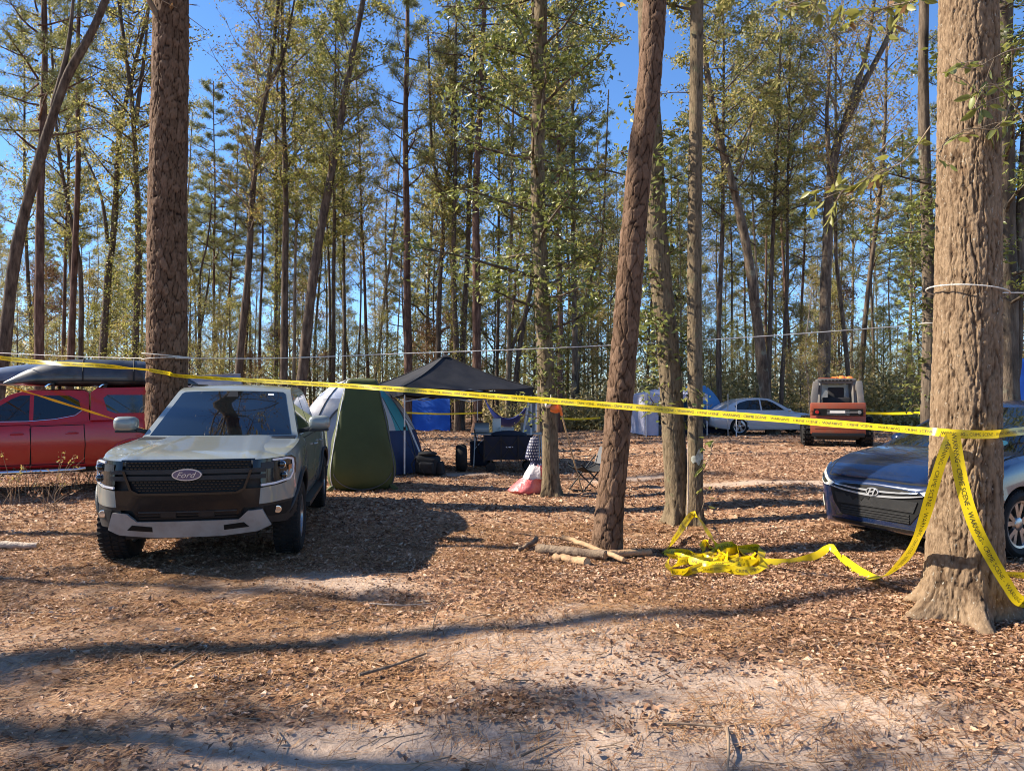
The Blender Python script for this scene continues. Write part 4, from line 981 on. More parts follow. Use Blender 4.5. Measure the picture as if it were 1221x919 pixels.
def red_pickup():
    t = thing('pickup_truck', 'red pickup truck with matching camper shell, side-on at the left edge', 'pickup truck', on_ground(-10.05, 12.12), R(-62))
    ys = [-.85, -.5, 0, .5, 1.0, 2.0, 2.75, 3.23, 3.9, 4.35]
    def sec(w, zt, zb): return [(0, zb), (w - .14, zb), (w - .05, zb + .05), (w, .80), (w, .98), (w - .02, zt - .10), (w - .06, zt - .02), (w - .16, zt), (0, zt)]
    W = [.75, .86, .94, .93, .92, .92, .92, .95, .94, .92]; ZT = [1.0, 1.08, 1.13, 1.17, 1.21, 1.25, 1.28, 1.29, 1.29, 1.28]; ZB = [.5, .45, .45, .45, .46, .46, .46, .46, .5, .52]
    b, xside = loft_body(t, ys, [sec(*q) for q in zip(W, ZT, ZB)], 'paint_red', [(0, .42, .48), (3.23, .42, .48)])
    xs = lambda z: .86 + (.66 - .86) * (z - 1.24) / .56
    cf = cabin(t, [(.50, 1.18), (.62, 1.22), (1.35, 1.72), (1.55, 1.78), (2.2, 1.80), (2.42, 1.79), (2.49, 1.75), (2.505, 1.24)], xs, 'paint_red', .03, .1, .0)
    cap = cabin(t, [(2.52, 1.27), (2.53, 1.77), (2.62, 1.835), (3.4, 1.86), (4.15, 1.85), (4.25, 1.80), (4.33, 1.27)], lambda z: .885 + (.74 - .885) * (z - 1.27) / .56, 'paint_red', .035, .0, .02, 'camper_shell')
    shield(t, cf, (.62, 1.22), (1.35, 1.72), [(-.9, .03), (.9, .03), (.87, .97), (-.87, .97)], 'glass_dark', .005)
    for s in (1, -1):
        fs = lambda a, b, d, s=s: (s * (xs(b) + .004 - d), a, b)
        panel('side_window', [(.86, 1.275), (1.36, 1.64), (1.48, 1.70), (1.62, 1.705), (1.62, 1.275)], fs, 'glass_dark', t, .006, .3)
        panel('side_window', [(1.68, 1.28), (1.68, 1.705), (2.20, 1.70), (2.34, 1.62), (2.38, 1.45), (2.28, 1.37), (2.0, 1.31)], fs, 'glass_dark', t, .006, .3)
        MB().tube([fs(y, z, -.006) for y, z in ((.86, 1.262), (1.6, 1.262), (2.0, 1.295), (2.29, 1.355), (2.39, 1.44))], .008, 6).build('window_trim', 'chrome', t)
        fc = lambda a, b, d, s=s: (s * (.885 + (.74 - .885) * (b - 1.27) / .56 + .005 - d), a, b)
        panel('shell_window', [(2.72, 1.66), (2.78, 1.44), (2.90, 1.39), (4.06, 1.39), (4.13, 1.46), (4.13, 1.66), (4.06, 1.715), (2.78, 1.715)], fc, 'glass_green', t, .008, .3)
        fd = lambda off, s=s: (lambda a, b, d: (s * (xside(a, b) + off - d), a, b))
        for (y0, y1) in ((.75, 1.63), (1.66, 2.42)):
            panel('door_gap', [(y0 - .014, .515), (y1 + .014, .515), (y1 + .034, .85), (y1 + .014, 1.204), (y0 - .014, 1.184)], fd(.003), 'grille_dark', t, .006, .12, .08)
            dr = panel('door', [(y0, .53), (y1, .53), (y1 + .02, .85), (y1, 1.19), (y0, 1.17)], fd(.006), 'paint_red', t, .012, .12, .08)
            MB().tube([fd(.004)(y1 - .26, 1.05, 0), fd(.04)(y1 - .22, 1.055, 0), fd(.04)(y1 - .12, 1.055, 0), fd(.004)(y1 - .08, 1.05, 0)], .014, 8).build('handle', 'paint_red', dr)
        panel('bed_side', [(2.52, .55), (2.74, .55), (2.80, .80), (2.95, .93), (3.23, .985), (3.50, .93), (3.66, .80), (3.72, .55), (4.30, .60), (4.30, 1.22), (2.52, 1.22)], fd(.006), 'paint_red', t, .012, .12, .1)
        MB().tube([(s * .98, .6, .44), (s * 1.02, .75, .42), (s * 1.02, 2.3, .42), (s * .98, 2.45, .44)], .035, 10).build('side_step', 'chrome', t)
        for yc in (0, 3.23):
            q = [Vector((s * (xside(min(4.3, max(-.8, yc + .495 * math.cos(a))), .42 + .495 * math.sin(a)) + .012), yc + .495 * math.cos(a), .42 + .495 * math.sin(a))) for a in np.linspace(R(-4), R(184), 24)]
            MB().tube(q, .03, 8).build('arch_lip', 'paint_red', t, 60)
            wheel(t, s * .82, yc, .385, .26, .215, 'six', 36, .012, rimmat='alloy_dark')
        mo = MB().ball((s * 1.02, .92, 1.28), (.10, .07, .085), 14, 8).build('mirror', 'paint_red', t, 60)
        MB().lathe([(0, -.02), (.09, 0), (.1, .01), (0, .02)], (s * .66, -.86, .86), 'y', 18).build('headlight', 'lens_frost', t)
    MB().box((0, -.92, .62), (1.7, .18, .24)).build('front_bumper', 'chrome', t, bevel=.05, seg=3)
    MB().box((0, -.87, .88), (.95, .06, .22)).build('grille', 'grille_dark', t, bevel=.02)
    MB().box((0, 4.46, .62), (1.7, .16, .18)).build('rear_bumper', 'chrome', t, bevel=.04, seg=3)
    for s in (1, -1): MB().box((s * .86, 4.36, 1.05), (.12, .06, .36)).build('tail_light', 'reflector', t, bevel=.02)
    MB().box((0, 1.7, .42), (1.2, 4.6, .14)).build('chassis', 'black_metal', t, bevel=.01)
    for y in (1.95, 2.75, 3.55):
        rk = MB().bar((-.78, y, 1.905), (.78, y, 1.905), .07, .03)
        for s in (1, -1): rk.bar((s * .66, y, 1.80), (s * .66, y, 1.90), .05, .06)
        rk.build('roof_rack_bar', 'black_metal', t, bevel=.006)
        for s in (1, -1): MB().tube([(s * .78, y, 1.90), (s * .86, y - .05, 1.895), (s * .90, y - .10, 1.85)], .012, 6).build('rack_hook', 'chrome', t)
    def kayak(loc, rz, L, wid, hgt, matname, label):
        k = thing('kayak', label, 'kayak', loc, rz); mb = MB(); rows = []
        for u in np.linspace(-1, 1, 27):
            f = max(.02, 1 - abs(u) ** 2.6); f2 = max(.06, 1 - abs(u) ** 3.2); zc = .10 * abs(u) ** 3
            rows.append([Vector((wid / 2 * f * math.copysign(abs(math.cos(a)) ** .75, math.cos(a)), u * L / 2, zc * -.6 + hgt * f2 * (math.sin(a) ** 1 if math.sin(a) > 0 else .25 * math.sin(a)))) for a in np.linspace(0, 2 * math.pi, 21)])
        mb.grid(rows); mb.F.append(tuple(range(20))); mb.F.append(tuple(26 * 21 + j for j in range(20)))
        mb.build('hull', matname, k, 50)
        MB().tube([(wid / 2 * max(.02, 1 - abs(u) ** 2.6) + .006, u * L / 2, -.06 * abs(u) ** 3) for u in np.linspace(-.97, .97, 20)], .012, 6).build('rim', 'black_metal', k)
        for y in (-.35, .45): MB().tube([Vector((wid / 2 * 1.02 * math.cos(a), y, hgt * 1.03 * math.sin(a))) for a in np.linspace(0, math.pi, 14)], .012, 5).build('strap', 'black_cloth', k)
    m = Matrix.Translation(t.location) @ Matrix.Rotation(R(-62), 4, 'Z')
    kayak(m @ Vector((.36, 2.75, 1.965)), R(-62), 3.1, .78, .40, 'kayak_black', 'black upturned kayak strapped on top of the red truck\'s camper shell')
    kayak(m @ Vector((-.44, 2.1, 1.965)), R(-62), 3.4, .72, .33, 'kayak_blue', 'slate blue upturned kayak on the red truck, reaching further left')
red_pickup()

def blue_car():
    from mathutils.bvhtree import BVHTree
    t = thing('hatchback_car', 'dark blue hatchback half hidden behind the big taped trunk', 'car', on_ground(4.44, 7.54), R(-64))
    ys = [-.90, -.885, -.83, -.72, -.55, -.3, .1, .5, 1.3, 2.0, 2.65, 3.1, 3.38]
    def sec(w, zt, zb, k=1.0): return [(0, zb), (w * .82, zb), (w * .93, zb + .05), (w, .50), (w * .995, .62), (w * .965, zt - .075 * k), (w * .90, zt - .03 * k), (w * .72, zt + .004), (0, zt + .02 * k)]
    W = [.40, .52, .66, .77, .845, .885, .895, .885, .885, .885, .885, .85, .76]; ZT = [.61, .65, .70, .78, .845, .905, .96, .985, 1.0, 1.02, 1.04, 1.02, .95]; ZB = [.31, .25, .20, .18, .175, .18, .19, .20, .20, .20, .21, .28, .36]
    b, xside = loft_body(t, ys, [sec(*q) for q in zip(W, ZT, ZB)], 'paint_blue', [(0, .315, .375), (2.65, .315, .375)])
    tree_ = BVHTree.FromPolygons([v.co for v in b.data.vertices], [tuple(p.vertices) for p in b.data.polygons])
    def F(x, z):
        h = tree_.ray_cast(Vector((x, -4, z)), Vector((0, 1, 0))); return h[0].y if h[0] else -.3
    def Zt(x, y):
        h = tree_.ray_cast(Vector((x, y, 4)), Vector((0, 0, -1))); return h[0].z if h[0] else .6
    def fr(off):
        def f_(a, b_, d):
            h = tree_.ray_cast(Vector((a, -4, b_)), Vector((0, 1, 0)))
            if not h[0]: return (a, -.3 + d, b_)
            n_ = h[1] if h[1].y < 0 else -h[1]; return h[0] + n_ * (off - d)
        return f_
    g = panel('grille', [(-.46, .612), (-.53, .585), (-.48, .44), (-.38, .315), (.38, .315), (.48, .44), (.53, .585), (.46, .612), (.34, .635), (0, .645), (-.34, .635)], fr(.008), 'grille_dark', t, .02, .04, .04)
    panel('plate_panel', [(-.46, .535), (-.42, .43), (.42, .43), (.46, .535)], fr(.018), 'plastic_black', g, .015, .04)
    def chrome_bar(z0, sag, hw, th, off):
        n = 18; up = [(-hw + 2 * hw * k / n) for k in range(n + 1)]
        poly = [(x, z0 - sag * (1 - (x / hw) ** 2) - th * (1 - .6 * (x / hw) ** 2)) for x in up] + [(x, z0 - sag * (1 - (x / hw) ** 2) + th * (1 - .6 * (x / hw) ** 2)) for x in reversed(up)]
        panel('chrome_bar', poly, fr(off), 'bright_trim', g, .02, .04)
    chrome_bar(.620, .026, .46, .009, .022); chrome_bar(.598, .050, .51, .010, .026)
    for z in (.40, .375, .35, .33): panel('slat', [(-.38, z - .007), (.38, z - .007), (.38, z + .007), (-.38, z + .007)], fr(.016), 'plastic_black', g, .015, .05)
    panel('lip', [(-.52, .262), (.52, .262), (.46, .235), (-.46, .235)], fr(.012), 'plastic_black', t, .02, .05)
    panel('torn_trim', [(-.34, .545), (-.30, .50), (-.27, .52), (-.23, .47), (-.19, .51), (-.14, .475), (-.10, .52), (-.05, .50), (-.03, .545)], fr(.022), 'grille_dark', g, .004, .04)
    n = 30; ov = lambda a, b_: [(a * math.cos(2 * math.pi * k / n), .588 + b_ * math.sin(2 * math.pi * k / n)) for k in range(n)]
    em = panel('emblem', ov(.070, .040), fr(.036), 'bright_trim', t, .02, .06)
    panel('emblem_field', ov(.059, .031), fr(.038), 'black_metal', em, .004, .06)
    hb = MB(); y0 = F(0, .588) - .042
    for s in (-1, 1): hb.bar((s * .024 - .010, y0, .562), (s * .024 + .014, y0, .614), .010, .014, (1, 0, 0))
    hb.bar((-.022, y0, .582), (.026, y0, .594), .010, .012, (0, 0, 1)); hb.build('emblem_letter', 'bright_trim', em, None)
    def lamp(s):
        fside = lambda off: (lambda a, b_, d: tuple(Vector((s * (xside(a, b_) + off - d), a, b_))))
        H = panel('headlight', sgn([(.475, .625), (.58, .655), (.68, .715), (.765, .785), (.80, .80), (.815, .76), (.79, .70), (.72, .635), (.62, .595), (.53, .59)], s), fr(.014), 'lens_frost', t, .03, .03, .03)
        panel('inner_reflector', sgn([(.57, .625), (.64, .66), (.70, .70), (.735, .69), (.69, .64), (.62, .61)], s), fr(.018), 'lamp_inner', H, .004, .03)
        panel('turn_lamp', sgn([(.75, .735), (.785, .765), (.79, .74), (.765, .71)], s), fr(.018), 'amber', H, .004, .03)
        fp = panel('fog_pocket', [(-.84, .49), (-.72, .48), (-.60, .34), (-.64, .27), (-.83, .31)], fside(.004), 'plastic_black', t, .02, .04)
        panel('fog_lamp', [(-.80, .47), (-.74, .455), (-.655, .345), (-.68, .30), (-.79, .35)], fside(.010), 'lens_frost', fp, .02, .04)
    both(lamp)
    hood = [(x, F(x, .63) + .05) for x in [-.60 + 1.2 * k / 16 for k in range(17)]] + [(.72, -.45), (.76, -.10), (.74, .16)] + [(x, .02 + .14 * (x / .72) ** 2) for x in [.70 - 1.4 * k / 12 for k in range(13)]] + [(-.74, .16), (-.76, -.10), (-.72, -.45)]
    panel('bonnet_gap', [(x * 1.022, y - .014 if y < -.2 else y + .01) for x, y in hood], lambda a, b_, d: (a, b_, Zt(a, b_) + .003 - d), 'grille_dark', t, .02, .05, .07)
    panel('bonnet', hood, lambda a, b_, d: (a, b_, Zt(a, b_) + .008 + .010 * float(sst(.55, .42, abs(a))) - d), 'paint_blue', t, .03, .05, .07, 25)
    xs = lambda z: .81 + (.575 - .81) * (z - .96) / .48
    pb, pt = (.30, .965), (1.22, 1.40)
    cf = cabin(t, [(.20, .90), (.30, .965), (1.22, 1.40), (1.30, 1.43), (1.48, 1.455), (1.75, 1.468), (2.1, 1.47), (2.75, 1.44), (3.05, 1.38), (3.36, 1.0), (3.38, .95)], xs, 'paint_blue', .03, .15, .06)
    ws = shield(t, cf, pb, pt, [(-.93, .0), (.93, .0), (.90, .95), (.86, .99), (-.86, .99), (-.90, .95)], 'glass_dark', .004)
    shield(ws, cf, pb, pt, [(.60 + .09 * math.cos(a), .20 + .07 * math.sin(a)) for a in np.linspace(0, 2 * math.pi, 16, endpoint=False)], 'sticker_green', .0065, .002, 'sticker')
    for s in (1, -1):
        fs = lambda a, b_, d, s=s: (s * (xs(b_) + .004 - d), a, b_)
        panel('side_window', [(.66, 1.01), (1.24, 1.31), (1.48, 1.39), (1.78, 1.40), (1.78, 1.02)], fs, 'glass_dark', t, .006, .3)
        panel('side_window', [(1.84, 1.02), (1.84, 1.40), (2.45, 1.39), (2.62, 1.30), (2.60, 1.08), (2.5, 1.03)], fs, 'glass_dark', t, .006, .3)
        fd = lambda off, s=s: (lambda a, b_, d: (s * (xside(a, b_) + off - d), a, b_))
        for (y0_, y1) in ((.62, 1.80), (1.83, 2.45)):
            dr = panel('door', [(y0_, .33), (y1, .33), (y1, .95), (y0_ + .08, .93), (y0_, .8)], fd(.005), 'paint_blue', t, .01, .12, .08)
            MB().tube([fd(.004)(y1 - .26, .84, 0), fd(.04)(y1 - .22, .845, 0), fd(.04)(y1 - .12, .845, 0), fd(.004)(y1 - .08, .84, 0)], .013, 8).build('handle', 'paint_blue', dr)
        panel('side_marker', [(.40, .80), (.62, .83), (.60, .86), (.44, .84)], fd(.006), 'amber', t, .01, .1)
        mo = MB().ball((s * .97, .84, 1.02), (.105, .075, .07), 14, 9).build('mirror', 'paint_blue', t, 60)
        MB().bar((s * .92, .85, .99), (s * .80, .88, .98), .05, .03).build('mirror_arm', 'plastic_black', mo)
        for yc in (0, 2.65): wheel(t, s * .785, yc, .325, .22, .225, 'twin', 50, .006, rimmat='alloy')
        MB().box((s * .78, 3.34, .86), (.12, .10, .22)).build('tail_light', 'reflector', t, bevel=.03)
    MB().box((0, 1.3, .26), (1.4, 3.4, .10)).build('chassis', 'black_metal', t, bevel=.01)
    panel('cowl', [(-.76, -.02), (.76, -.02), (.76, .30), (-.76, .30)], lambda a, b_, d: (a, b_, Zt(a, b_) + .006 - d), 'plastic_black', t, .02, .1, .1)
blue_car()

def silver_sedan():
    Y = 29.0; x0 = at(953, 500, Y).x
    t = thing('sedan_car', 'silver sedan side-on behind the trunk that leans left', 'car', on_ground(x0, Y), R(93))
    ys = [-.85, -.7, -.3, .2, .8, 1.5, 2.2, 2.8, 3.3, 3.75, 3.9]
    def sec(w, zt, zb): return [(0, zb), (w - .16, zb), (w - .05, zb + .06), (w, .55), (w - .01, .70), (w - .04, zt - .08), (w - .12, zt - .02), (w - .3, zt), (0, zt + .01)]
    W = [.55, .74, .86, .90, .90, .90, .90, .90, .88, .80, .70]; ZT = [.62, .70, .80, .88, .93, .94, .96, .98, 1.0, .98, .92]; ZB = [.3, .24, .2, .2, .2, .2, .2, .2, .22, .3, .4]
    b, xside = loft_body(t, ys, [sec(*q) for q in zip(W, ZT, ZB)], 'paint_silver', [(0, .33, .375), (2.8, .33, .375)], 4)
    xs = lambda z: .80 + (.56 - .80) * (z - .95) / .48
    cf = cabin(t, [tuple(p) for p in cr([(.45, .88), (.60, .92), (1.35, 1.36), (1.7, 1.44), (2.2, 1.445), (2.75, 1.36), (3.45, 1.0), (3.6, .95)], 4)], xs, 'paint_silver', .02, .1, .05)
    shield(t, cf, (.66, .955), (1.30, 1.335), [(-.9, .03), (.9, .03), (.88, 1), (-.88, 1)], 'glass_dark', .02)
    for s in (1, -1):
        fs = lambda a, b_, d, s=s: (s * (xs(b_) + .004 - d), a, b_)
        panel('side_window', [(.95, .98), (1.38, 1.28), (1.62, 1.37), (1.86, 1.385), (1.86, .98)], fs, 'glass_dark', t, .006, .4)
        panel('side_window', [(1.92, .98), (1.92, 1.385), (2.35, 1.37), (2.72, 1.27), (2.95, 1.13), (2.85, 1.0)], fs, 'glass_dark', t, .006, .4)
        fd = lambda off, s=s: (lambda a, b_, d: (s * (xside(a, b_) + off - d), a, b_))
        for (y0_, y1) in ((.72, 1.85), (1.88, 2.75)):
            dr = panel('door', [(y0_, .32), (y1 - .2, .32), (y1, .5), (y1, .91), (y0_, .89)], fd(.006), 'paint_silver', t, .01, .2)
            MB().tube([fd(.004)(y1 - .26, .80, 0), fd(.04)(y1 - .2, .80, 0), fd(.04)(y1 - .12, .80, 0), fd(.004)(y1 - .06, .80, 0)], .014, 6).build('handle', 'paint_silver', dr)
        MB().ball((s * .98, .85, .98), (.10, .07, .07), 10, 7).build('mirror', 'paint_silver', t, 60)
        for yc in (0, 2.8): wheel(t, s * .79, yc, .335, .22, .24, 'five', 8, .004, rimmat='alloy')
        MB().box((s * .72, -.70, .66), (.22, .16, .12)).build('headlight', 'lens_frost', t, bevel=.03)
        MB().box((s * .72, 3.80, .82), (.22, .14, .14)).build('tail_light', 'reflector', t, bevel=.03)
    MB().box((0, 1.4, .26), (1.4, 3.4, .10)).build('chassis', 'black_metal', t)
silver_sedan()

def skid_loader():
    Y = 21.5; x0 = at(999, 500, Y).x
    t = thing('skid_loader', 'orange and grey skid-steer loader seen from behind', 'loader', on_ground(x0, Y), R(-20))
    MB().box((0, .9, .62), (1.12, 1.9, .62)).box((0, .25, .34), (1.2, .5, .2)).build('chassis', 'black_metal', t, bevel=.03)
    tg = MB().box((0, .02, .66), (1.52, .16, .56)).box((0, .02, 1.08), (1.52, .14, .10)).box((-.72, .02, .99), (.08, .14, .12)).box((.72, .02, .99), (.08, .14, .12)).build('tailgate', 'orange_paint', t, bevel=.025)
    MB().box((0, -.062, .69), (1.30, .012, .30)).build('raised_panel', 'orange_paint', tg, bevel=.005)
    MB().box((0, .03, 1.20), (1.52, .30, .26)).build('engine_hood', 'orange_paint', t, bevel=.04)
    g = MB().box((0, -.10, 1.05), (1.36, .05, .20)).build('rear_grille', 'grille_dark', t)
    for z in (.98, 1.02, 1.06, 1.10): MB().box((0, -.128, z), (.62, .012, .014)).build('slat', 'grey_metal', g)
    MB().box((-.02, -.130, 1.055), (.42, .012, .07)).build('badge_strip', 'white_plastic', g)
    for s in (-1, 1):
        MB().lathe([(0, -.012), (.05, -.012), (.055, 0), (0, .01)], (s * .58, -.128, 1.05), 'y', 16).build('tail_light', 'reflector' if s < 0 else 'grey_metal', g)
    MB().box((.42, -.128, 1.05), (.2, .012, .06)).build('vent', 'grey_steel', g)
    MB().box((0, -.03, .36), (1.46, .2, .12)).build('rear_bumper', 'black_metal', t, bevel=.02)
    cab = MB()
    for s in (-1, 1):
        cab.bar((s * .50, .45, 1.2), (s * .47, .50, 1.98), .10, .10).bar((s * .50, 1.5, .9), (s * .47, 1.4, 1.98), .09, .09).bar((s * .47, .5, 1.98), (s * .47, 1.4, 1.98), .09, .09)
    cab.bar((-.5, .5, 1.96), (.5, .5, 1.96), .1, .1).bar((-.5, 1.4, 1.96), (.5, 1.4, 1.96), .09, .09).build('cab_frame', 'grey_steel', t, bevel=.015)
    MB().box((0, .95, 2.02), (1.10, 1.08, .09)).build('cab_roof', 'grey_steel', t, bevel=.03)
    rv = MB()
    for k in range(9): rv.box((-.4 + k * .1, .40, 2.01), (.06, .02, .045))
    rv.build('roof_vents', 'black_metal', t)
    MB().box((0, 1.42, 1.55), (.86, .02, .70)).build('front_window', 'clear_plastic', t)
    MB().box((0, .62, 1.34), (.78, .25, .30)).box((0, .72, 1.62), (.46, .12, .36)).build('seat', 'seat_dark', t, bevel=.04)
    rb = MB()
    for k in range(5): rb.ball((-.05 + k * .11, .75 + .05 * (k % 2), 2.085), (.11, .2, .05 + .015 * (k % 3)), 10, 6, .2, k)
    rb.build('roof_cover', 'orange_plastic', t, 60)
    MB().box((-.26, .8, 2.085), (.46, .5, .03)).build('roof_hatch', 'orange_paint', t, bevel=.01)
    for s in (-1, 1):
        arm = MB().bar((s * .66, .12, 1.18), (s * .60, .22, 1.94), .17, .22, (0, 1, 0)).bar((s * .60, .16, 1.90), (s * .62, 1.9, 1.25), .16, .20).bar((s * .62, 1.86, 1.28), (s * .62, 2.5, .42), .15, .18).bar((s * .68, .25, .9), (s * .66, .2, 1.3), .12, .3, (0, 1, 0))
        arm.build('loader_arm', 'grey_steel', t, bevel=.02)
        MB().tube([(s * .60, .35, 1.2), (s * .60, 1.0, 1.5)], .045, 10).build('hydraulic_ram', 'chrome', t)
        for y in (.45, 1.55):
            wheel(t, s * .82, y, .43, .32, .22, 'six', 20, .07, rimmat='grey_steel')
    MB().box((0, 2.65, .32), (1.7, .5, .5)).build('bucket', 'grey_steel', t, bevel=.04)
skid_loader()
# ------------------------------------------------------------------ the camp
def gp(px, py, up=0):
    """where the ray through a pixel meets the ground"""
    z = 0.0
    for _ in range(6):
        Y = FPX * (CAMZ - z) / (py - HOR); x = (px - 610.5) / FPX * Y; z = float(ground_z(x, Y))
    return Vector((x, Y, z + up))

def green_tent():
    b = gp(431, 581); t = thing('privacy_tent', 'tall narrow olive green pop-up tent beside the grey pickup', 'tent', b, R(14))
    lv = [(0, .46), (.05, .53), (.16, .585), (.35, .605), (.6, .575), (1.0, .505), (1.4, .425), (1.75, .35), (1.92, .305), (2.0, .255), (2.03, .14)]
    L = cr([(z, w) for z, w in lv], 3); rows = []
    for z, w in L:
        rows.append([Vector((w * math.copysign(abs(math.cos(a)) ** .24, math.cos(a)), w * .95 * math.copysign(abs(math.sin(a)) ** .24, math.sin(a)), z)) for a in np.linspace(0, 2 * math.pi, 49)])
        for v in rows[-1]: v += Vector((.012 * math.sin(v.z * 9 + v.x * 6), .014 * math.sin(v.z * 7 + v.x * 11), 0))
    mb = MB().grid(rows); mb.F.append(tuple((len(rows) - 1) * 49 + k for k in range(48))); mb.build('tent_wall', 'green_cloth', t, 60)
    for sx in (-1, 1):
        for sy in (-1, 1):
            q = [Vector((sx * w * .93, sy * w * .885, z)) for z, w in L[:-2]]
            MB().tube(q, .010, 6).build('piping', 'white_metal' if (sx, sy) == (-1, -1) else 'tent_dark', t)
    q = [Vector((.52 * math.sin(a), -.575 + .03 * abs(math.cos(a)), .40 - .375 * math.cos(a))) for a in np.linspace(-1.35, 1.35, 20)]
    MB().tube(q, .008, 6).build('hoop', 'tent_dark', t)
    for sx in (-1, 1):
        MB().add([(sx * .44, -.50, .16), (sx * .52, -.52, .01), (sx * .66, -.50, .005), (sx * .56, -.42, .10)], [(0, 1, 2, 3)]).build('ground_flap', 'green_cloth', t, solid=.006)
green_tent()

def dome(root, a, b, h, pick, mats, nx=48, nz=18, power=2.6, pole=True, polemat='tent_dark'):
    """a tent skin sorted into panels by pick(azimuth, z)"""
    P = {}
    def pt(u, t): 
        s = max(0, 1 - t ** 2.3) ** .55 * (1 - .12 * t); k = power
        r_ = 1 / ((abs(math.cos(u)) ** k + abs(math.sin(u)) ** k) ** (1 / k))
        sag = 1 - .035 * abs(math.sin(2 * u)) ** .0 * math.sin(math.pi * t) * (.5 - .5 * math.cos(4 * u + math.pi)) 
        return Vector((a * r_ * math.cos(u) * s * sag, b * r_ * math.sin(u) * s * sag, h * t))
    for i in range(nx):
        for j in range(nz):
            u0, u1 = 2 * math.pi * i / nx, 2 * math.pi * (i + 1) / nx; t0, t1 = j / nz, (j + 1) / nz
            k = pick((u0 + u1) / 2, h * (t0 + t1) / 2); P.setdefault(k, MB()).add([pt(u0, t0), pt(u1, t0), pt(u1, t1), pt(u0, t1)], [(0, 1, 2, 3)])
    for k, mb in P.items(): mb.build(k, mats[k], root, 60, weld=1e-4)
    if pole:
        for u in (math.pi / 4, 3 * math.pi / 4):
            q = [pt(u, t) * 1.006 for t in np.linspace(0, .985, 16)] + [pt(u + math.pi, t) * 1.006 for t in np.linspace(.985, 0, 16)]
            MB().tube(q, .012, 6).build('tent_pole', polemat, root)
    return pt

def family_tent():
    Y = 16.4; x = at(425, 500, Y).x; t = thing('dome_tent', 'large grey, white and navy dome tent behind the green one', 'tent', on_ground(x, Y), R(20))
    def pick(u, z):
        d = math.degrees(u) % 360
        right = d > 285 or d < 60
        if right: return 'lower_wall' if z < .95 - .35 * math.cos(math.radians(d - 330)) * 0 else ('teal_stripe' if 300 < d < 318 else 'upper_wall')
        if z > 1.62: return 'roof'
        return 'grey_wall' if z > .25 else 'ground_skirt'
    pt = dome(t, 1.55, 1.35, 2.12, pick, {'lower_wall': 'navy_cloth', 'teal_stripe': 'tent_teal', 'upper_wall': 'tent_grey', 'roof': 'tent_white', 'grey_wall': 'tent_grey', 'ground_skirt': 'navy_cloth'})
    q = [pt(R(248) + .30 * math.cos(a), .12 + .56 * math.sin(a)) * 1.012 for a in np.linspace(0, math.pi, 22)]
    MB().tube(q, .022, 6).build('door_arch', 'tent_dark', t)
    for u in (R(315), R(300)):
        a_ = pt(u, .78) * 1.01; b_ = pt(u, 0) * 1.45; b_.z = .02; MB().tube([a_, b_], .006, 5).build('guy_line', 'black_cloth', t)
    MB().tube([pt(R(316), .55) * 1.02, pt(R(316), .0) * 1.16 + Vector((0, 0, .02))], .02, 6).build('side_pole', 'white_metal', t)
family_tent()

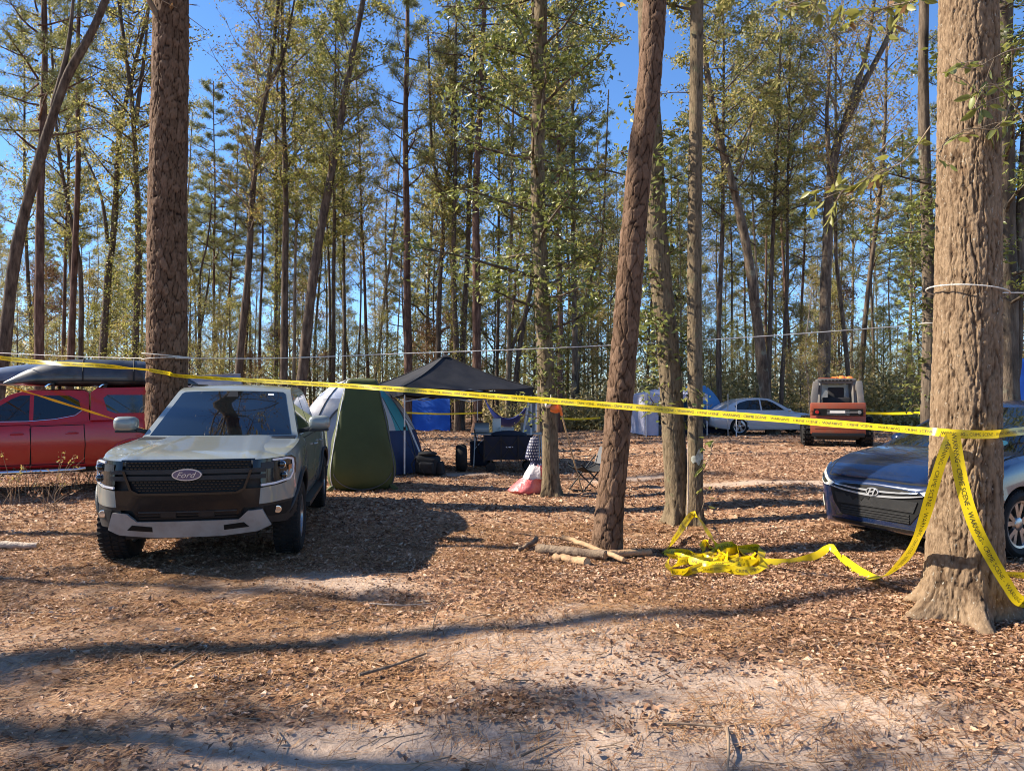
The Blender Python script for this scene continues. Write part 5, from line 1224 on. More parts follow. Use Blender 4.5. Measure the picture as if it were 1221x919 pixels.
def black_canopy():
    Cn = [Vector((-2.32, 15.4, 0)), Vector((.45, 16.8, 0)), Vector((-.95, 19.6, 0)), Vector((-3.72, 18.2, 0))]
    ctr = sum(Cn, Vector()) / 4; t = thing('pop_up_canopy', 'black pop-up canopy on thin pale legs in the middle of the camp', 'canopy', on_ground(ctr.x, ctr.y))
    K = [c - ctr for c in Cn]; ez = 1.90; apex = Vector((0, 0, 2.70))
    names = ['front_panel', 'right_panel', 'rear_panel', 'left_panel']
    for i in range(4):
        a, b = K[i] * 1.03 + Vector((0, 0, ez)), K[(i + 1) % 4] * 1.03 + Vector((0, 0, ez)); rows = []
        for r_ in np.linspace(.05, 1, 12):
            row = []
            for s in np.linspace(0, 1, 15):
                e = a.lerp(b, s); p = apex.lerp(e, r_); sagz = -.10 * math.sin(math.pi * s) * r_ * (1 - .4 * r_) - .07 * math.sin(math.pi * r_); wr = .012 * math.sin(s * 17 + r_ * 9) * r_
                row.append(p + Vector((0, 0, sagz + wr)))
            rows.append(row)
        MB().grid(rows).build('roof_panel', 'canopy_cloth', t, 60, solid=.004)
        n = (b - a).cross(Vector((0, 0, 1))).normalized(); rows = []
        for k in range(3): rows.append([a.lerp(b, s) + Vector((0, 0, -.085 * k - .10 * math.sin(math.pi * s))) + n * (.012 * math.sin(s * 23) * k + .004) for s in np.linspace(0, 1, 25)])
        MB().grid(rows).build('valance', 'canopy_cloth', t, 60, solid=.004)
        MB().tube([apex.lerp(a, r_) + Vector((0, 0, -.07 * math.sin(math.pi * r_) + .006)) for r_ in np.linspace(.05, 1, 10)], .012, 5).build('ridge_seam', 'black_cloth', t)
        c = K[i]; gz = float(ground_z(ctr.x + c.x, ctr.y + c.y)) - t.location.z
        lg = MB().bar((c.x, c.y, gz), (c.x, c.y, 1.0), .032, .032, (1, 0, 0)).bar((c.x, c.y, .9), (c.x, c.y, ez), .026, .026, (1, 0, 0)); lo = lg.build('leg', 'white_metal', t)
        MB().box((c.x, c.y, 1.0), (.05, .05, .07)).build('slider', 'black_metal', lo); MB().box((c.x, c.y, gz + .012), (.09, .09, .02)).build('foot', 'black_metal', lo)
        d = K[(i + 1) % 4]
        for s0, s1, z0, z1 in ((0, .5, ez - .05, ez - .32), (0, .5, ez - .32, ez - .05), (.5, 1, ez - .32, ez - .05), (.5, 1, ez - .05, ez - .32)):
            MB().bar(c.lerp(d, s0) + Vector((0, 0, z0)), c.lerp(d, s1) + Vector((0, 0, z1)), .012, .022).build('truss_bar', 'grey_metal', t)
    MB().add([apex + Vector((.13 * math.cos(a), .13 * math.sin(a), -.045)) for a in np.linspace(0, 2 * math.pi, 12, endpoint=False)] + [apex + Vector((0, 0, .03))], [(k, (k + 1) % 12, 12) for k in range(12)]).build('peak_cap', 'canopy_cloth', t)
black_canopy()

def camp_table():
    Y = 17.2; x = at(605, 517, Y).x; t = thing('folding_table', 'white-legged folding table under the canopy, loaded with boxes', 'table', on_ground(x, Y), R(4))
    MB().box((0, 0, .79), (1.75, .62, .035)).build('table_top', 'table_top', t, bevel=.01)
    for sx in (-1, 1):
        for sy in (-1, 1): MB().tube([(sx * .78, sy * .26, .78), (sx * .82, sy * .27, 0)], .014, 8).build('leg', 'white_metal', t)
        MB().tube([(sx * .80, -.26, .3), (sx * .80, .26, .3)], .010, 6).build('stretcher', 'white_metal', t)
        MB().tube([(sx * .79, -.26, .45), (sx * .5, -.2, .77)], .008, 6).build('brace', 'white_metal', t)
    z = t.location.z + .81
    s = tag(MB().box((0, 0, .07), (.36, .28, .12)).box((0, .12, .17), (.36, .02, .14), (-.3, 0, 0)).build('camp_stove', 'grey_metal', None, bevel=.015), 'grey folding camp stove on the left end of the table', 'stove'); s.location = (x - .62, Y, z)
    s = tag(MB().box((0, 0, .16), (.2, .16, .32)).box((0, 0, .335), (.21, .17, .03)).build('storage_box', 'white_plastic', None, bevel=.012), 'pale upright box beside the stove on the table', 'box'); s.location = (x - .26, Y + .05, z)
    s = tag(MB().box((0, 0, .055), (.36, .24, .11)).box((0, 0, .125), (.38, .26, .03)).build('food_container', 'clear_plastic', None, bevel=.012), 'low clear container in the middle of the table', 'container'); s.location = (x - .02, Y, z)
    s = tag(MB().box((0, 0, .12), (.20, .10, .24)).box((0, -.052, .13), (.13, .006, .14)).build('cracker_box', 'cardboard', None, bevel=.006), 'small brown carton right of the clear container on the table', 'box'); s.location = (x + .42, Y + .1, z)
    # white framed panel standing on the right end
    f = thing('framed_panel', 'white-framed grey panel leaning on the table\'s right end', 'panel', (x + .55, Y - .02, z)); a, b, c, d = Vector((-.19, -.12, -.10)), Vector((.12, -.12, .05)), Vector((.14, .05, .74)), Vector((-.04, .05, .74))
    MB().tube([a, d, c, b], .028, 6).build('frame', 'white_metal', f); MB().tube([d.lerp(c, .5), Vector((0, .2, 0))], .012, 6).build('prop_leg', 'white_metal', f)
    MB().add([a + Vector((.02, .01, .02)), b + Vector((-.02, .01, 0)), c + Vector((-.01, .01, -.01)), d + Vector((.01, .01, -.01))], [(0, 1, 2, 3)]).build('screen', 'grey_tarp', f, solid=.008)
camp_table()

def wagon():
    Y = 16.2; x = at(607, 540, Y).x; t = thing('folding_wagon', 'navy and black folding wagon in front of the table', 'wagon', on_ground(x, Y), R(3))
    L, D, z0, z1 = 1.14, .55, .27, .80
    P = [[Vector((sx * L / 2 * k, sy * D / 2 * k, z)) for sx, sy in ((-1, -1), (1, -1), (1, 1), (-1, 1), (-1, -1))] for z, k in ((z0, .96), (z0 + .2, .99), (z1, 1.0), (z1, .97), (z0 + .03, .93))]
    mb = MB().grid(P); mb.F.append((0, 1, 2, 3)); mb.build('fabric_tub', 'wagon_cloth', t, 40, weld=0, bevel=0)
    for sy in (-1, 1):
        fr = MB()
        for k in range(3):
            xa, xb = -L / 2 + k * L / 3, -L / 2 + (k + 1) * L / 3; y = sy * (D / 2 + .015)
            fr.bar((xa, y, z0), (xb, y, z1 - .05), .012, .022).bar((xa, y, z1 - .05), (xb, y, z0), .012, .022)
        for k in range(4): fr.bar((-L / 2 + k * L / 3, sy * (D / 2 + .012), z0 - .05), (-L / 2 + k * L / 3, sy * (D / 2 + .012), z1 + .02), .02, .02, (1, 0, 0))
        fr.build('side_frame', 'black_metal', t)
    MB().box((-.02, -D / 2 - .012, .56), (.13, .004, .022)).box((.05, -D / 2 - .012, .566), (.05, .004, .026)).build('maker_mark', 'star_white', t)
    MB().ball((0, 0, z1 + .02), (.42, .2, .10), 16, 8, .08, 3).build('load', 'wagon_cloth', t, 60)
    MB().tube([(-L / 2, 0, .3), (-L / 2 - .12, 0, .42), (-L / 2 - .22, 0, .95)], .014).build('pull_handle', 'black_metal', t)
    for sx in (-1, 1):
        for sy in (-1, 1): 
            w = MB().lathe([(0, -.035), (.07, -.035), (.10, -.03), (.11, 0), (.10, .03), (.07, .035), (0, .035)], (sx * .42, sy * .25, .115), 'y', 20).build('wheel', 'rubber', t, 40)
            MB().bar((sx * .42, sy * .25, .12), (sx * .42, sy * .25, .30), .03, .03, (1, 0, 0)).build('fork', 'black_metal', w)
wagon()
def loose_bits():
    b = gp(550, 562); t = thing('spare_wheel', 'fat black wheel standing on edge left of the wagon', 'wheel', b, R(8))
    MB().lathe([(.17, -.10), (.27, -.115), (.30, -.08), (.305, 0), (.30, .08), (.27, .115), (.17, .10)], (0, 0, .305), 'x', 30).build('tyre', 'rubber', t); MB().lathe([(.0, .05), (.12, .055), (.175, .09)], (0, 0, .305), 'x', 24).lathe([(.0, -.05), (.12, -.055), (.175, -.09)], (0, 0, .305), 'x', 24).build('rim', 'grey_metal', t)
    # navy cool box behind it
    b = at(557, 540, 17.3); c = thing('cool_box', 'navy soft cooler beside the table\'s left legs', 'cooler', on_ground(b.x + .35, 17.1)); MB().box((0, 0, .30), (.52, .36, .52)).build('body', 'wagon_cloth', c, bevel=.04); MB().box((0, 0, .585), (.54, .38, .06)).build('lid', 'wagon_cloth', c, bevel=.02); MB().tube([(-.15, 0, .61), (-.12, 0, .68), (.12, 0, .68), (.15, 0, .61)], .014).build('handle', 'black_cloth', c)
    # duffel / pack
    b = gp(510, 566); d = thing('duffel_bag', 'black rucksack slumped beside the canopy\'s front leg', 'bag', b, R(-10))
    MB().box((0, 0, .22), (.50, .34, .42), (.05, .10, 0)).build('sack', 'black_cloth', d, 60, bevel=.09, seg=3); MB().box((.03, -.19, .17), (.32, .12, .24), (.1, .05, 0)).build('pocket', 'black_cloth', d, 60, bevel=.045, seg=3); MB().box((.29, -.02, .15), (.14, .24, .28), (0, -.12, 0)).build('side_pocket', 'black_cloth', d, 60, bevel=.05, seg=3)
    MB().tube([(-.12, -.05, .48), (-.06, -.06, .56), (.06, -.06, .56), (.12, -.05, .48)], .014).build('grab_handle', 'black_cloth', d); MB().ball((0, -.02, .46), (.22, .16, .06), 16, 7, .05, 8).build('lid', 'black_cloth', d, 60)
    MB().tube([(-.22, -.12, .4), (-.3, -.2, .25), (-.24, -.2, .05)], .016).build('strap', 'black_cloth', d)
    # flag bag
    b = gp(634, 588); f = thing('flag_bag', 'red and white sack with a star-spangled navy roll, leaning on a trunk', 'bag', b, R(0))
    def lump(rows_spec, n=22, seed=0, wob=.12):
        rr = random.Random(seed); rows = []
        off = [rr.uniform(1 - wob, 1 + wob) for _ in range(n)]
        for (cx, cy, z, rx, ry) in rows_spec: rows.append([Vector((cx + rx * off[k % n] * math.cos(2 * math.pi * k / n), cy + ry * off[(k + 3) % n] * math.sin(2 * math.pi * k / n), z + .012 * math.sin(k * 2.3 + z * 20))) for k in range(n + 1)])
        m = MB().grid(rows); return m
    lump([(-.06, -.02, 0, .27, .18), (-.07, -.02, .06, .33, .22), (-.04, -.02, .14, .27, .2), (.0, 0, .22, .215, .18), (.04, 0, .27, .20, .17)], seed=3).build('red_base', 'bag_red', f, 50, weld=0)
    lump([(.04, 0, .265, .205, .172), (.06, 0, .36, .19, .165), (.08, .01, .46, .135, .12), (.07, .02, .52, .085, .08)], seed=4, wob=.16).build('white_band', 'bag_white', f, 45, weld=0)
    lump([(.20, -.03, .30, .07, .12), (.20, -.02, .40, .075, .11), (.13, 0, .50, .08, .08)], seed=6, wob=.2).build('red_fold', 'bag_red', f, 45, weld=0)
    lump([(.06, .01, .48, .09, .085), (.07, .02, .56, .085, .08), (.0, .03, .62, .12, .08), (.02, .03, .80, .10, .08), (.05, .05, .95, .075, .07), (.07, .06, 1.0, .03, .03)], seed=5, wob=.05).build('star_roll', 'star_navy', f, 50, weld=0)
    star = MB(); k = 0
    for i in range(8):
        for j in range(7):
            z = .60 + i * .052; a = -math.pi / 2 + (j - 3 + .5 * (i % 2)) * .40; cx = .0 + (z - .62) * .13 if z > .62 else .05; rx = .122 - .055 * max(0, (z - .62)) / .33; c = Vector((cx + rx * math.cos(a), .03 + .092 * math.sin(a), z)); n_ = Vector((math.cos(a), math.sin(a), 0)); u = Vector((-math.sin(a), math.cos(a), 0))
            V = [c + n_ * .006 + (u * math.sin(q) + Vector((0, 0, 1)) * math.cos(q)) * (.017 if m % 2 == 0 else .0075) for m, q in enumerate(np.linspace(0, 2 * math.pi, 10, endpoint=False))]; star.add(V, [tuple(range(10))])
    star.build('printed_stars', 'star_white', f, None, weld=0)['kind'] = 'stuff'
    # long handled tool
    a = at(667, 484, 11.75); b = gp(694, 586); h = thing('rake', 'long pale-handled tool with an orange top, leaning against a trunk', 'rake', b); o = a - b
    MB().tube([Vector((0, 0, .02)), o * .5, o * .93], .014, 8).build('handle', 'wood_handle', h); MB().tube([o * .90, o * 1.0, o * 1.03], .024, 8).build('grip', 'orange_plastic', h)
    MB().bar((-.16, -.02, .02), (.16, .02, .02), .04, .03).build('rake_head', 'black_metal', h)
    for k in range(7): MB().tube([(-.15 + k * .05, 0, .02), (-.15 + k * .05, -.07, .0)], .005, 5).build('tine', 'black_metal', h)
    # bag on the trunk
    p = at(657, 485, 11.85); w = thing('hanging_bag', 'small white and orange bag tied to the mottled trunk', 'bag', p)
    MB().ball((-.05, 0, .06), (.06, .07, .08), 14, 9, .12, 1).build('white_half', 'white_plastic', w, 60); MB().ball((.08, 0, -.03), (.10, .06, .075), 14, 9, .12, 2).build('orange_half', 'orange_plastic', w, 60); MB().tube([(0, 0, .1), (.0, .06, .2)], .006, 5).build('cord', 'rope', w)
    # camp chair
    Yc = 12.9; b = at(702, 540, Yc); ch = thing('camp_chair', 'black folding camp chair half hidden behind the leaning pine', 'chair', on_ground(b.x, Yc), R(25))
    for sy in (-.24, .24):
        for (x0, z0, x1, z1) in ((-.27, 0, .30, .62), (.27, 0, -.30, .50)): MB().tube([(x0, sy, z0), (x1, sy, z1)], .013, 8).build('leg', 'black_metal', ch)
    for sx in (-.27, .27): MB().tube([(sx, -.24, .01), (sx, .24, .01)], .011, 6).build('foot_bar', 'black_metal', ch)
    MB().grid([[Vector((x, y, .46 - .10 * math.sin(math.pi * (x + .28) / .56) - .04 * math.cos(y * 6))) for x in np.linspace(-.28, .28, 9)] for y in np.linspace(-.25, .25, 9)]).build('seat', 'black_cloth', ch, 60, solid=.008)
    MB().grid([[Vector((.28 + .12 * s, y, .46 + .30 * s)) for s in np.linspace(0, 1, 5)] for y in np.linspace(-.25, .25, 5)]).build('backrest', 'tent_dark', ch, 60, solid=.008)
    # hammock
    Yh = 22.0; A = at(577, 472, Yh); B = at(633, 474, Yh); h = thing('hammock', 'navy hammock slung between trunks behind the canopy', 'hammock', (A + B) / 2); c = h.location
    rows = []
    for s in np.linspace(0, 1, 17):
        p = A.lerp(B, s) - c + Vector((0, 0, -.68 * (1 - (2 * s - 1) ** 2) ** .9)); w_ = .10 + .32 * math.sin(math.pi * s); rows.append([p + Vector((0, w_ * math.sin(a), -.36 * math.sin(math.pi * s) ** .7 * math.cos(a) + .10 * math.sin(math.pi * s))) for a in np.linspace(-1.3, 1.3, 9)])
    MB().grid(rows).build('sling', 'hammock_cloth', h, 60, solid=.008)
    for p, d in ((A, Vector((-.35, .3, .12))), (B, Vector((.3, -.2, .12)))): MB().tube([p - c, p - c + d], .012, 5).build('suspension_cord', 'black_cloth', h)
    # blue tarp shelter
    Yt = 35.0; a = at(487, 470, Yt); w_ = 1.95; t = thing('tarp_shelter', 'bright blue tarpaulin shelter seen beneath the canopy\'s left half', 'tarp', on_ground(a.x + w_ / 2, Yt))
    rows = [[Vector((-w_ / 2 + w_ * s + .1 * (1 - v), .9 * v - .05 * math.sin(s * 9 + v * 4), .02 + 1.86 * v + .05 * math.sin(s * 12) * (1 - v) - .10 * math.sin(math.pi * s) * v)) for s in np.linspace(0, 1, 22)] for v in np.linspace(0, 1, 12)]
    MB().grid(rows).build('front_sheet', 'tarp_blue', t, 60, solid=.01)
    rows = [[Vector((-w_ / 2 + w_ * s, .9 + 1.2 * v, 1.88 * (1 - v) - .10 * math.sin(math.pi * s) * (1 - v))) for s in np.linspace(0, 1, 10)] for v in np.linspace(0, 1, 6)]
    MB().grid(rows).build('rear_sheet', 'tarp_blue', t, 60, solid=.01)
    # grey tent behind the pickup roof
    p = at(262, 470, 20.0); t = thing('ridge_tent', 'grey ridge tent peeping over the pickup\'s roof by the thick pine', 'tent', on_ground(p.x, 20.0), R(8))
    MB().add([(-1.25, -1, 0), (.95, -1, 0), (.95, 1, 0), (-1.25, 1, 0), (-.95, 0, 2.22), (.55, 0, 2.30)], [(0, 1, 5, 4), (1, 2, 5), (2, 3, 4, 5), (3, 0, 4)]).build('tent_skin', 'grey_tarp', t, None); MB().tube([(-.97, 0, 2.23), (.57, 0, 2.31)], .018).build('ridge_pole', 'grey_metal', t)
    # camp on the right, behind the close pair of trunks
    Yr = 28.5; p = at(795, 500, Yr); t = thing('pop_up_canopy', 'pale lilac canopy with one side wall, behind the close pair of trunks', 'canopy', on_ground(p.x, Yr), R(6)); K = [(-1.2, -1.2), (1.2, -1.2), (1.2, 1.2), (-1.2, 1.2)]
    for i in range(4):
        a, b = Vector((*K[i], 1.62)), Vector((*K[(i + 1) % 4], 1.62)); ap = Vector((.2, 0, 2.05)); MB().grid([[ap.lerp(a.lerp(b, s), r_) + Vector((0, 0, -.05 * math.sin(math.pi * r_))) for s in np.linspace(0, 1, 6)] for r_ in np.linspace(.03, 1, 6)]).build('roof_panel', 'pale_cloth', t, 60, solid=.005)
        MB().grid([[a.lerp(b, s) + Vector((0, 0, -.22 * k - .03 * abs(math.sin(s * 9)) * k)) for s in np.linspace(0, 1, 14)] for k in range(2)]).build('valance', 'pale_cloth', t, 60, solid=.005)
        MB().bar((*K[i], 0), (*K[i], 1.62), .03, .03, (1, 0, 0)).build('leg', 'white_metal', t)
    MB().grid([[Vector((-1.2, y, z + .0)) + Vector((.04 * math.sin(y * 7 + z), 0, 0)) for z in (.05, .8, 1.5)] for y in np.linspace(-1.2, 1.2, 10)]).build('side_wall', 'pale_cloth', t, 60, solid=.005)
    MB().grid([[Vector((x, -1.19 + .04 * math.sin(x * 9), z)) for z in (.05, .8, 1.5)] for x in np.linspace(-1.2, -.72, 6)]).build('side_wall', 'pale_cloth', t, 60, solid=.005)
    q = thing('storage_crate', 'dark wide crate on the ground beneath the pale canopy', 'crate', on_ground(p.x - .25, Yr - .9)); MB().box((0, 0, .25), (.8, .5, .42)).build('body', 'tent_dark', q, bevel=.03); MB().box((0, -.26, .22), (.5, .02, .2)).build('front_panel', 'navy_cloth', q)
    q = thing('storage_crate', 'smaller black crate on top of the wide one beneath the pale canopy', 'crate', (p.x - .20, Yr - .88, float(ground_z(p.x - .25, Yr - .9)) + .46)); MB().box((0, 0, .13), (.62, .45, .26)).build('body', 'black_metal', q, bevel=.03); MB().box((0, 0, .285), (.66, .49, .05)).build('lid', 'black_metal', q, bevel=.015)
    q = tag(MB().ball((0, 0, 0), (.16, .14, .16), 14, 9, .05, 5).build('sack', 'log_pale', None, 60), 'round tan sack on top of the crates under the pale canopy', 'sack'); q.location = (p.x - .30, Yr - .9, float(ground_z(p.x, Yr)) + .93)
    q = thing('camp_chair', 'dark folding chair under the right side of the pale canopy', 'chair', on_ground(p.x + .45, Yr - .7)); MB().box((0, 0, .42), (.55, .5, .05)).build('seat', 'black_cloth', q, bevel=.02); MB().box((0, .26, .72), (.55, .04, .55), (-.2, 0, 0)).build('backrest', 'black_cloth', q, bevel=.02)
    for sx in (-.25, .25):
        MB().tube([(sx, -.25, 0), (-sx, .25, .42)], .014, 6).build('leg', 'black_metal', q); MB().tube([(sx, .25, 0), (-sx, -.25, .42)], .014, 6).build('leg', 'black_metal', q)
    p2 = at(830, 500, 30.2); t = thing('dome_tent', 'sky blue and navy dome tent next to the silver sedan', 'tent', on_ground(p2.x, 30.2), R(25))
    dome(t, 1.25, 1.15, 2.12, lambda u, z: 'lower_wall' if z < .75 else ('roof_fly' if z > 1.75 and (math.degrees(u) % 360) > 180 else 'upper_wall'), {'lower_wall': 'navy_cloth', 'upper_wall': 'sky_cloth', 'roof_fly': 'sky_cloth'}, 36, 14)
    p3 = at(1216, 445, 21); t = thing('tarp', 'blue tarpaulin glimpsed between trunks at the right edge', 'tarp', (p3.x, 21, p3.z)); MB().grid([[Vector((x, .3 * z + .05 * math.sin(x * 8), z)) for z in np.linspace(-.9, .45, 6)] for x in np.linspace(-.5, .9, 10)]).build('sheet', 'tarp_blue', t, 60, solid=.01)
    for x in (-.5, .9): MB().tube([(x, .15, .45), (x, .15, -p3.z)], .02, 6).build('pole', 'grey_metal', t)
    # white marker poles by the sedan
    for px, y0, y1, lab in ((878, 479, 516, 'thin white marker stake in front of the sedan\'s rear wheel'), (868, 470, 508, 'thin dark stake at the sedan\'s rear bumper')):
        a, b = at(px, y1, 27.2), at(px, y0, 27.2); g_ = on_ground(a.x, 27.2); s = tag(MB().tube([(0, 0, -.05), (0, 0, b.z - g_[2])], .018, 8).tube([(0, 0, b.z - g_[2] - .05), (0, 0, b.z - g_[2] + .01)], .024, 8).build('stake', 'white_metal' if px > 870 else 'grey_metal', None), lab, 'stake'); s.location = g_
loose_bits()

# ------------------------------------------------------------------ tape and rope
TXT = 'WARNING - CRIME SCENE - '
def ribbon(root, pts, width=.06, twist=None, up=None, text=True, name='strip', matn='tape_yellow', n=14, flip=1, phase=0):
    """a strip of tape along pts; twist(s) turns it about its length"""
    P = cr([tuple(p) for p in pts], n); L = np.concatenate([[0], np.cumsum(np.linalg.norm(np.diff(P, axis=0), axis=1))])
    m = max(8, int(L[-1] / .035)); s = np.linspace(0, L[-1], m); Q = np.stack([np.interp(s, L, P[:, i]) for i in range(3)], 1)
    T = unit(np.gradient(Q, axis=0)); U = []; 
    for i in range(m):
        u = Vector(up(s[i] / L[-1]) if up else (0, 0, 1)); t_ = Vector(T[i]); u = (u - t_ * u.dot(t_)); u = u.normalized() if u.length > 1e-4 else t_.orthogonal().normalized()
        if twist: u = Matrix.Rotation(twist(s[i] / L[-1]), 3, t_) @ u
        U.append(tuple(u))
    U = np.array(U); N = np.cross(T, U) * flip
    rows = [[Vector(Q[i] + U[i] * width * (v - .5) + N[i] * .004 * math.sin(s[i] * 9 + v * 3)) for v in (0, .33, .67, 1)] for i in range(m)]
    MBo = MB().grid(rows); o = MBo.build(name, matn, root, 70, weld=0)
    if text:
        TV, TF = text_geo(TXT); x1 = max(v[0] for v in TV) + .45; k = width * .52; lw = x1 * k; L_ = MB(); u0 = phase
        while u0 + lw < L[-1]:
            W = []
            for (a, b) in TV:
                q = u0 + a * k; i = q / L[-1] * (m - 1); i0 = int(i); f = i - i0; i1 = min(m - 1, i0 + 1)
                c = Q[i0] * (1 - f) + Q[i1] * f; uu = U[i0] * (1 - f) + U[i1] * f; nn = N[i0] * (1 - f) + N[i1] * f
                v = .5 + (b - .35) * .52
                W.append(c + uu * width * (v - .5) + nn * (.004 * math.sin((q) * 9 + v * 3) + .0018 * 1))
            L_.add(W, TF); u0 += lw
        if L_.V: L_.build('printed_lettering', 'tape_print', o, None, weld=0)['kind'] = 'stuff'
    return o

def tapes():
    t = thing('caution_tape', 'long yellow warning tape stretched from the left across to the big taped trunk', 'tape', at(610, 474, 7))
    o = t.location
    def W(l): return [p - o for p in l]
    ribbon(t, W([at(-70, 418, 12.4), at(40, 431, 12.0), at(120, 436, 11.6), at(178, 441, 11.12)]), .075, lambda s: .5 * math.sin(s * 9) + 1.0 * (s > .75) * (s - .75) * 4, text=True)
    ribbon(t, W([at(178, 441, 11.12), at(200, 445, 11.05), at(226, 449, 11.10), at(430, 461, 8.7), at(640, 476.5, 7.05), at(800, 489, 6.25), at(960, 502, 5.62), at(1100, 513.5, 5.12), at(1122, 515.5, 5.00)]), .059, lambda s: .25 * math.sin(s * 11) + .35 * math.sin(s * 4.2 + 1), flip=1)
    ribbon(t, W([at(1122, 515.5, 5.0), at(1140, 517, 4.945), at(1165, 518, 4.935), at(1188, 517.5, 4.97), at(1203, 515.5, 5.12), at(1260, 510, 5.6), at(1330, 507, 6.2)]), .059, lambda s: .15 * math.sin(s * 14))
    t = thing('caution_tape', 'warning tape trailing down the left of the big trunk to a heap on the leaves', 'tape', gp(1050, 690)); o = t.location
    ribbon(t, W([at(1136, 517, 4.935), at(1124, 545, 4.93), at(1113, 580, 4.96), at(1103, 615, 5.02), at(1094, 640, 5.12), at(1078, 667, 5.45), at(1052, 688, 5.95), gp(1030, 688, .03), gp(1003, 672, .05)]), .085, lambda s: -.25 + .9 * math.sin(s * 4.0) * s, up=lambda s: (1, -.2, .45), flip=1, phase=.02)
    ribbon(t, W([gp(1003, 672, .05), gp(990, 664, .10), gp(975, 667, .05), gp(945, 675, .04), gp(905, 676, .05)]), .075, lambda s: .35 * math.sin(s * 6), up=lambda s: (0, .6, .8))
    rr = random.Random(4)
    loops = [[(792, 661), (806, 648), (826, 631), (838, 640), (850, 654), (858, 662)], [(792, 662), (820, 664), (850, 672), (880, 676), (905, 676)], [(800, 684), (815, 676), (850, 672), (872, 662), (905, 657), (908, 664), (902, 672)],
             [(838, 688), (865, 685), (890, 680), (912, 674)], [(856, 656), (858, 666), (870, 672), (880, 668), (876, 657), (860, 655)], [(798, 676), (800, 688), (830, 683), (858, 676), (865, 664)], [(836, 662), (842, 652), (852, 660), (870, 678)], [(806, 670), (830, 678), (862, 684), (895, 686), (914, 680)], [(812, 690), (838, 680), (872, 678), (898, 668), (890, 660), (866, 664)], [(796, 668), (824, 672), (846, 666), (866, 658), (884, 662), (900, 676)]]
    for i, lp in enumerate(loops):
        pts = [gp(px, py, .0) for px, py in lp]
        if i == 0: pts = [p + Vector((0, 0, h)) for p, h in zip(pts, (.03, .08, .19, .16, .08, .04))]; 
        else: pts = [p + Vector((0, 0, .025 + .05 * rr.random())) for k, p in enumerate(pts)]
        ph = rr.uniform(0, 6); ribbon(t, W(pts), .078, (lambda s, ph=ph: .3 + .8 * math.sin(s * 9 + ph) + .3 * math.sin(s * 23 + ph)), up=lambda s: (0, .65, .75), name='loop', text=True)
    t = thing('caution_tape', 'warning tape hanging down the right face of the big trunk to its roots', 'tape', at(1137, 517, 4.92)); o = t.location
    ribbon(t, W([at(1137, 516, 4.92), at(1141, 545, 4.915), at(1149, 585, 4.90), at(1163, 628, 4.87), at(1182, 665, 4.85), at(1200, 695, 4.86), at(1216, 716, 4.92), gp(1240, 722, .03)]), .082, lambda s: -.2 + .55 * math.sin(s * 5 + .4), up=lambda s: (1, -.25, .35), flip=1)
    ribbon(t, W([gp(1196, 692, .05), gp(1225, 692, .04), gp(1270, 690, .03)]), .06, lambda s: .6, up=lambda s: (0, .4, 1))
    t = thing('caution_tape', 'thin twisted tape slanting down across the red truck\'s windows', 'tape', at(60, 478, 11.6)); o = t.location
    ribbon(t, W([at(-70, 432, 11.9), at(0, 457, 11.7), at(70, 479, 11.5), at(150, 504, 11.3), at(190, 518, 11.12)]), .05, lambda s: .9 + .3 * math.sin(s * 8), matn='tape_orange', text=False)
    t = thing('caution_tape', 'distant tape line crossing in front of the blue tarpaulin', 'tape', at(525, 493, 33)); o = t.location
    ribbon(t, W([at(484, 492, 33), at(530, 493.5, 33), at(575, 492, 33)]), .075, text=False)
    t = thing('caution_tape', 'distant tape line right of the skid loader', 'tape', at(1065, 492, 24)); o = t.location
    ribbon(t, W([at(1015, 492, 24), at(1060, 493, 23.5), at(1104, 492, 22)]), .08, text=False)
    t = thing('caution_tape', 'distant tape scrap at the wood\'s edge left of the leaning pine', 'tape', at(690, 498, 30)); o = t.location
    ribbon(t, W([at(668, 499, 30), at(690, 499.5, 30), at(716, 498, 30)]), .075, text=False)
    # ropes
    def rope(label, pts, r=.006, rings=()):
        k = thing('rope', label, 'rope', pts[0]); oo = k.location
        MB().tube([Vector(p) - oo for p in cr([tuple(q) for q in pts], 8)], r, 6).build('cord', 'rope', k)
        for (c, rad, tilt) in rings: MB().tube([Vector((c.x + rad * math.cos(a), c.y + rad * math.sin(a), c.z + tilt * math.cos(a))) - oo for a in np.linspace(0, 2 * math.pi, 33)], r, 6).build('wrap', 'rope', k)
    A = at(199, 428, 11.5); G = at(1107, 386, 13.0)
    rope('white cord strung from the thick pine to the trunk left of the big one', [A + Vector((.25, -.24, 0)), at(330, 427, 11.3), at(480, 421.5, 11.4), at(690, 413.5, 11.7), at(900, 401.5, 12.3), at(1085, 388, 12.9)], .008, [(A, .36, .02), (A + Vector((0, 0, .055)), .36, -.03), (G, .155, 0)])
    rope('white cord running left from the thick pine out of view', [A + Vector((-.3, -.2, 0)), at(90, 425, 12), at(-60, 418, 13)], .007)
    Ez = at(1153, 348, 5.25)
    rope('white cord looped round the big taped trunk and off to the right', [at(1187, 352, 5.15), at(1205, 349, 5.4), at(1300, 352, 6.2)], .005, [(Ez, .262, -.035)])
tapes()

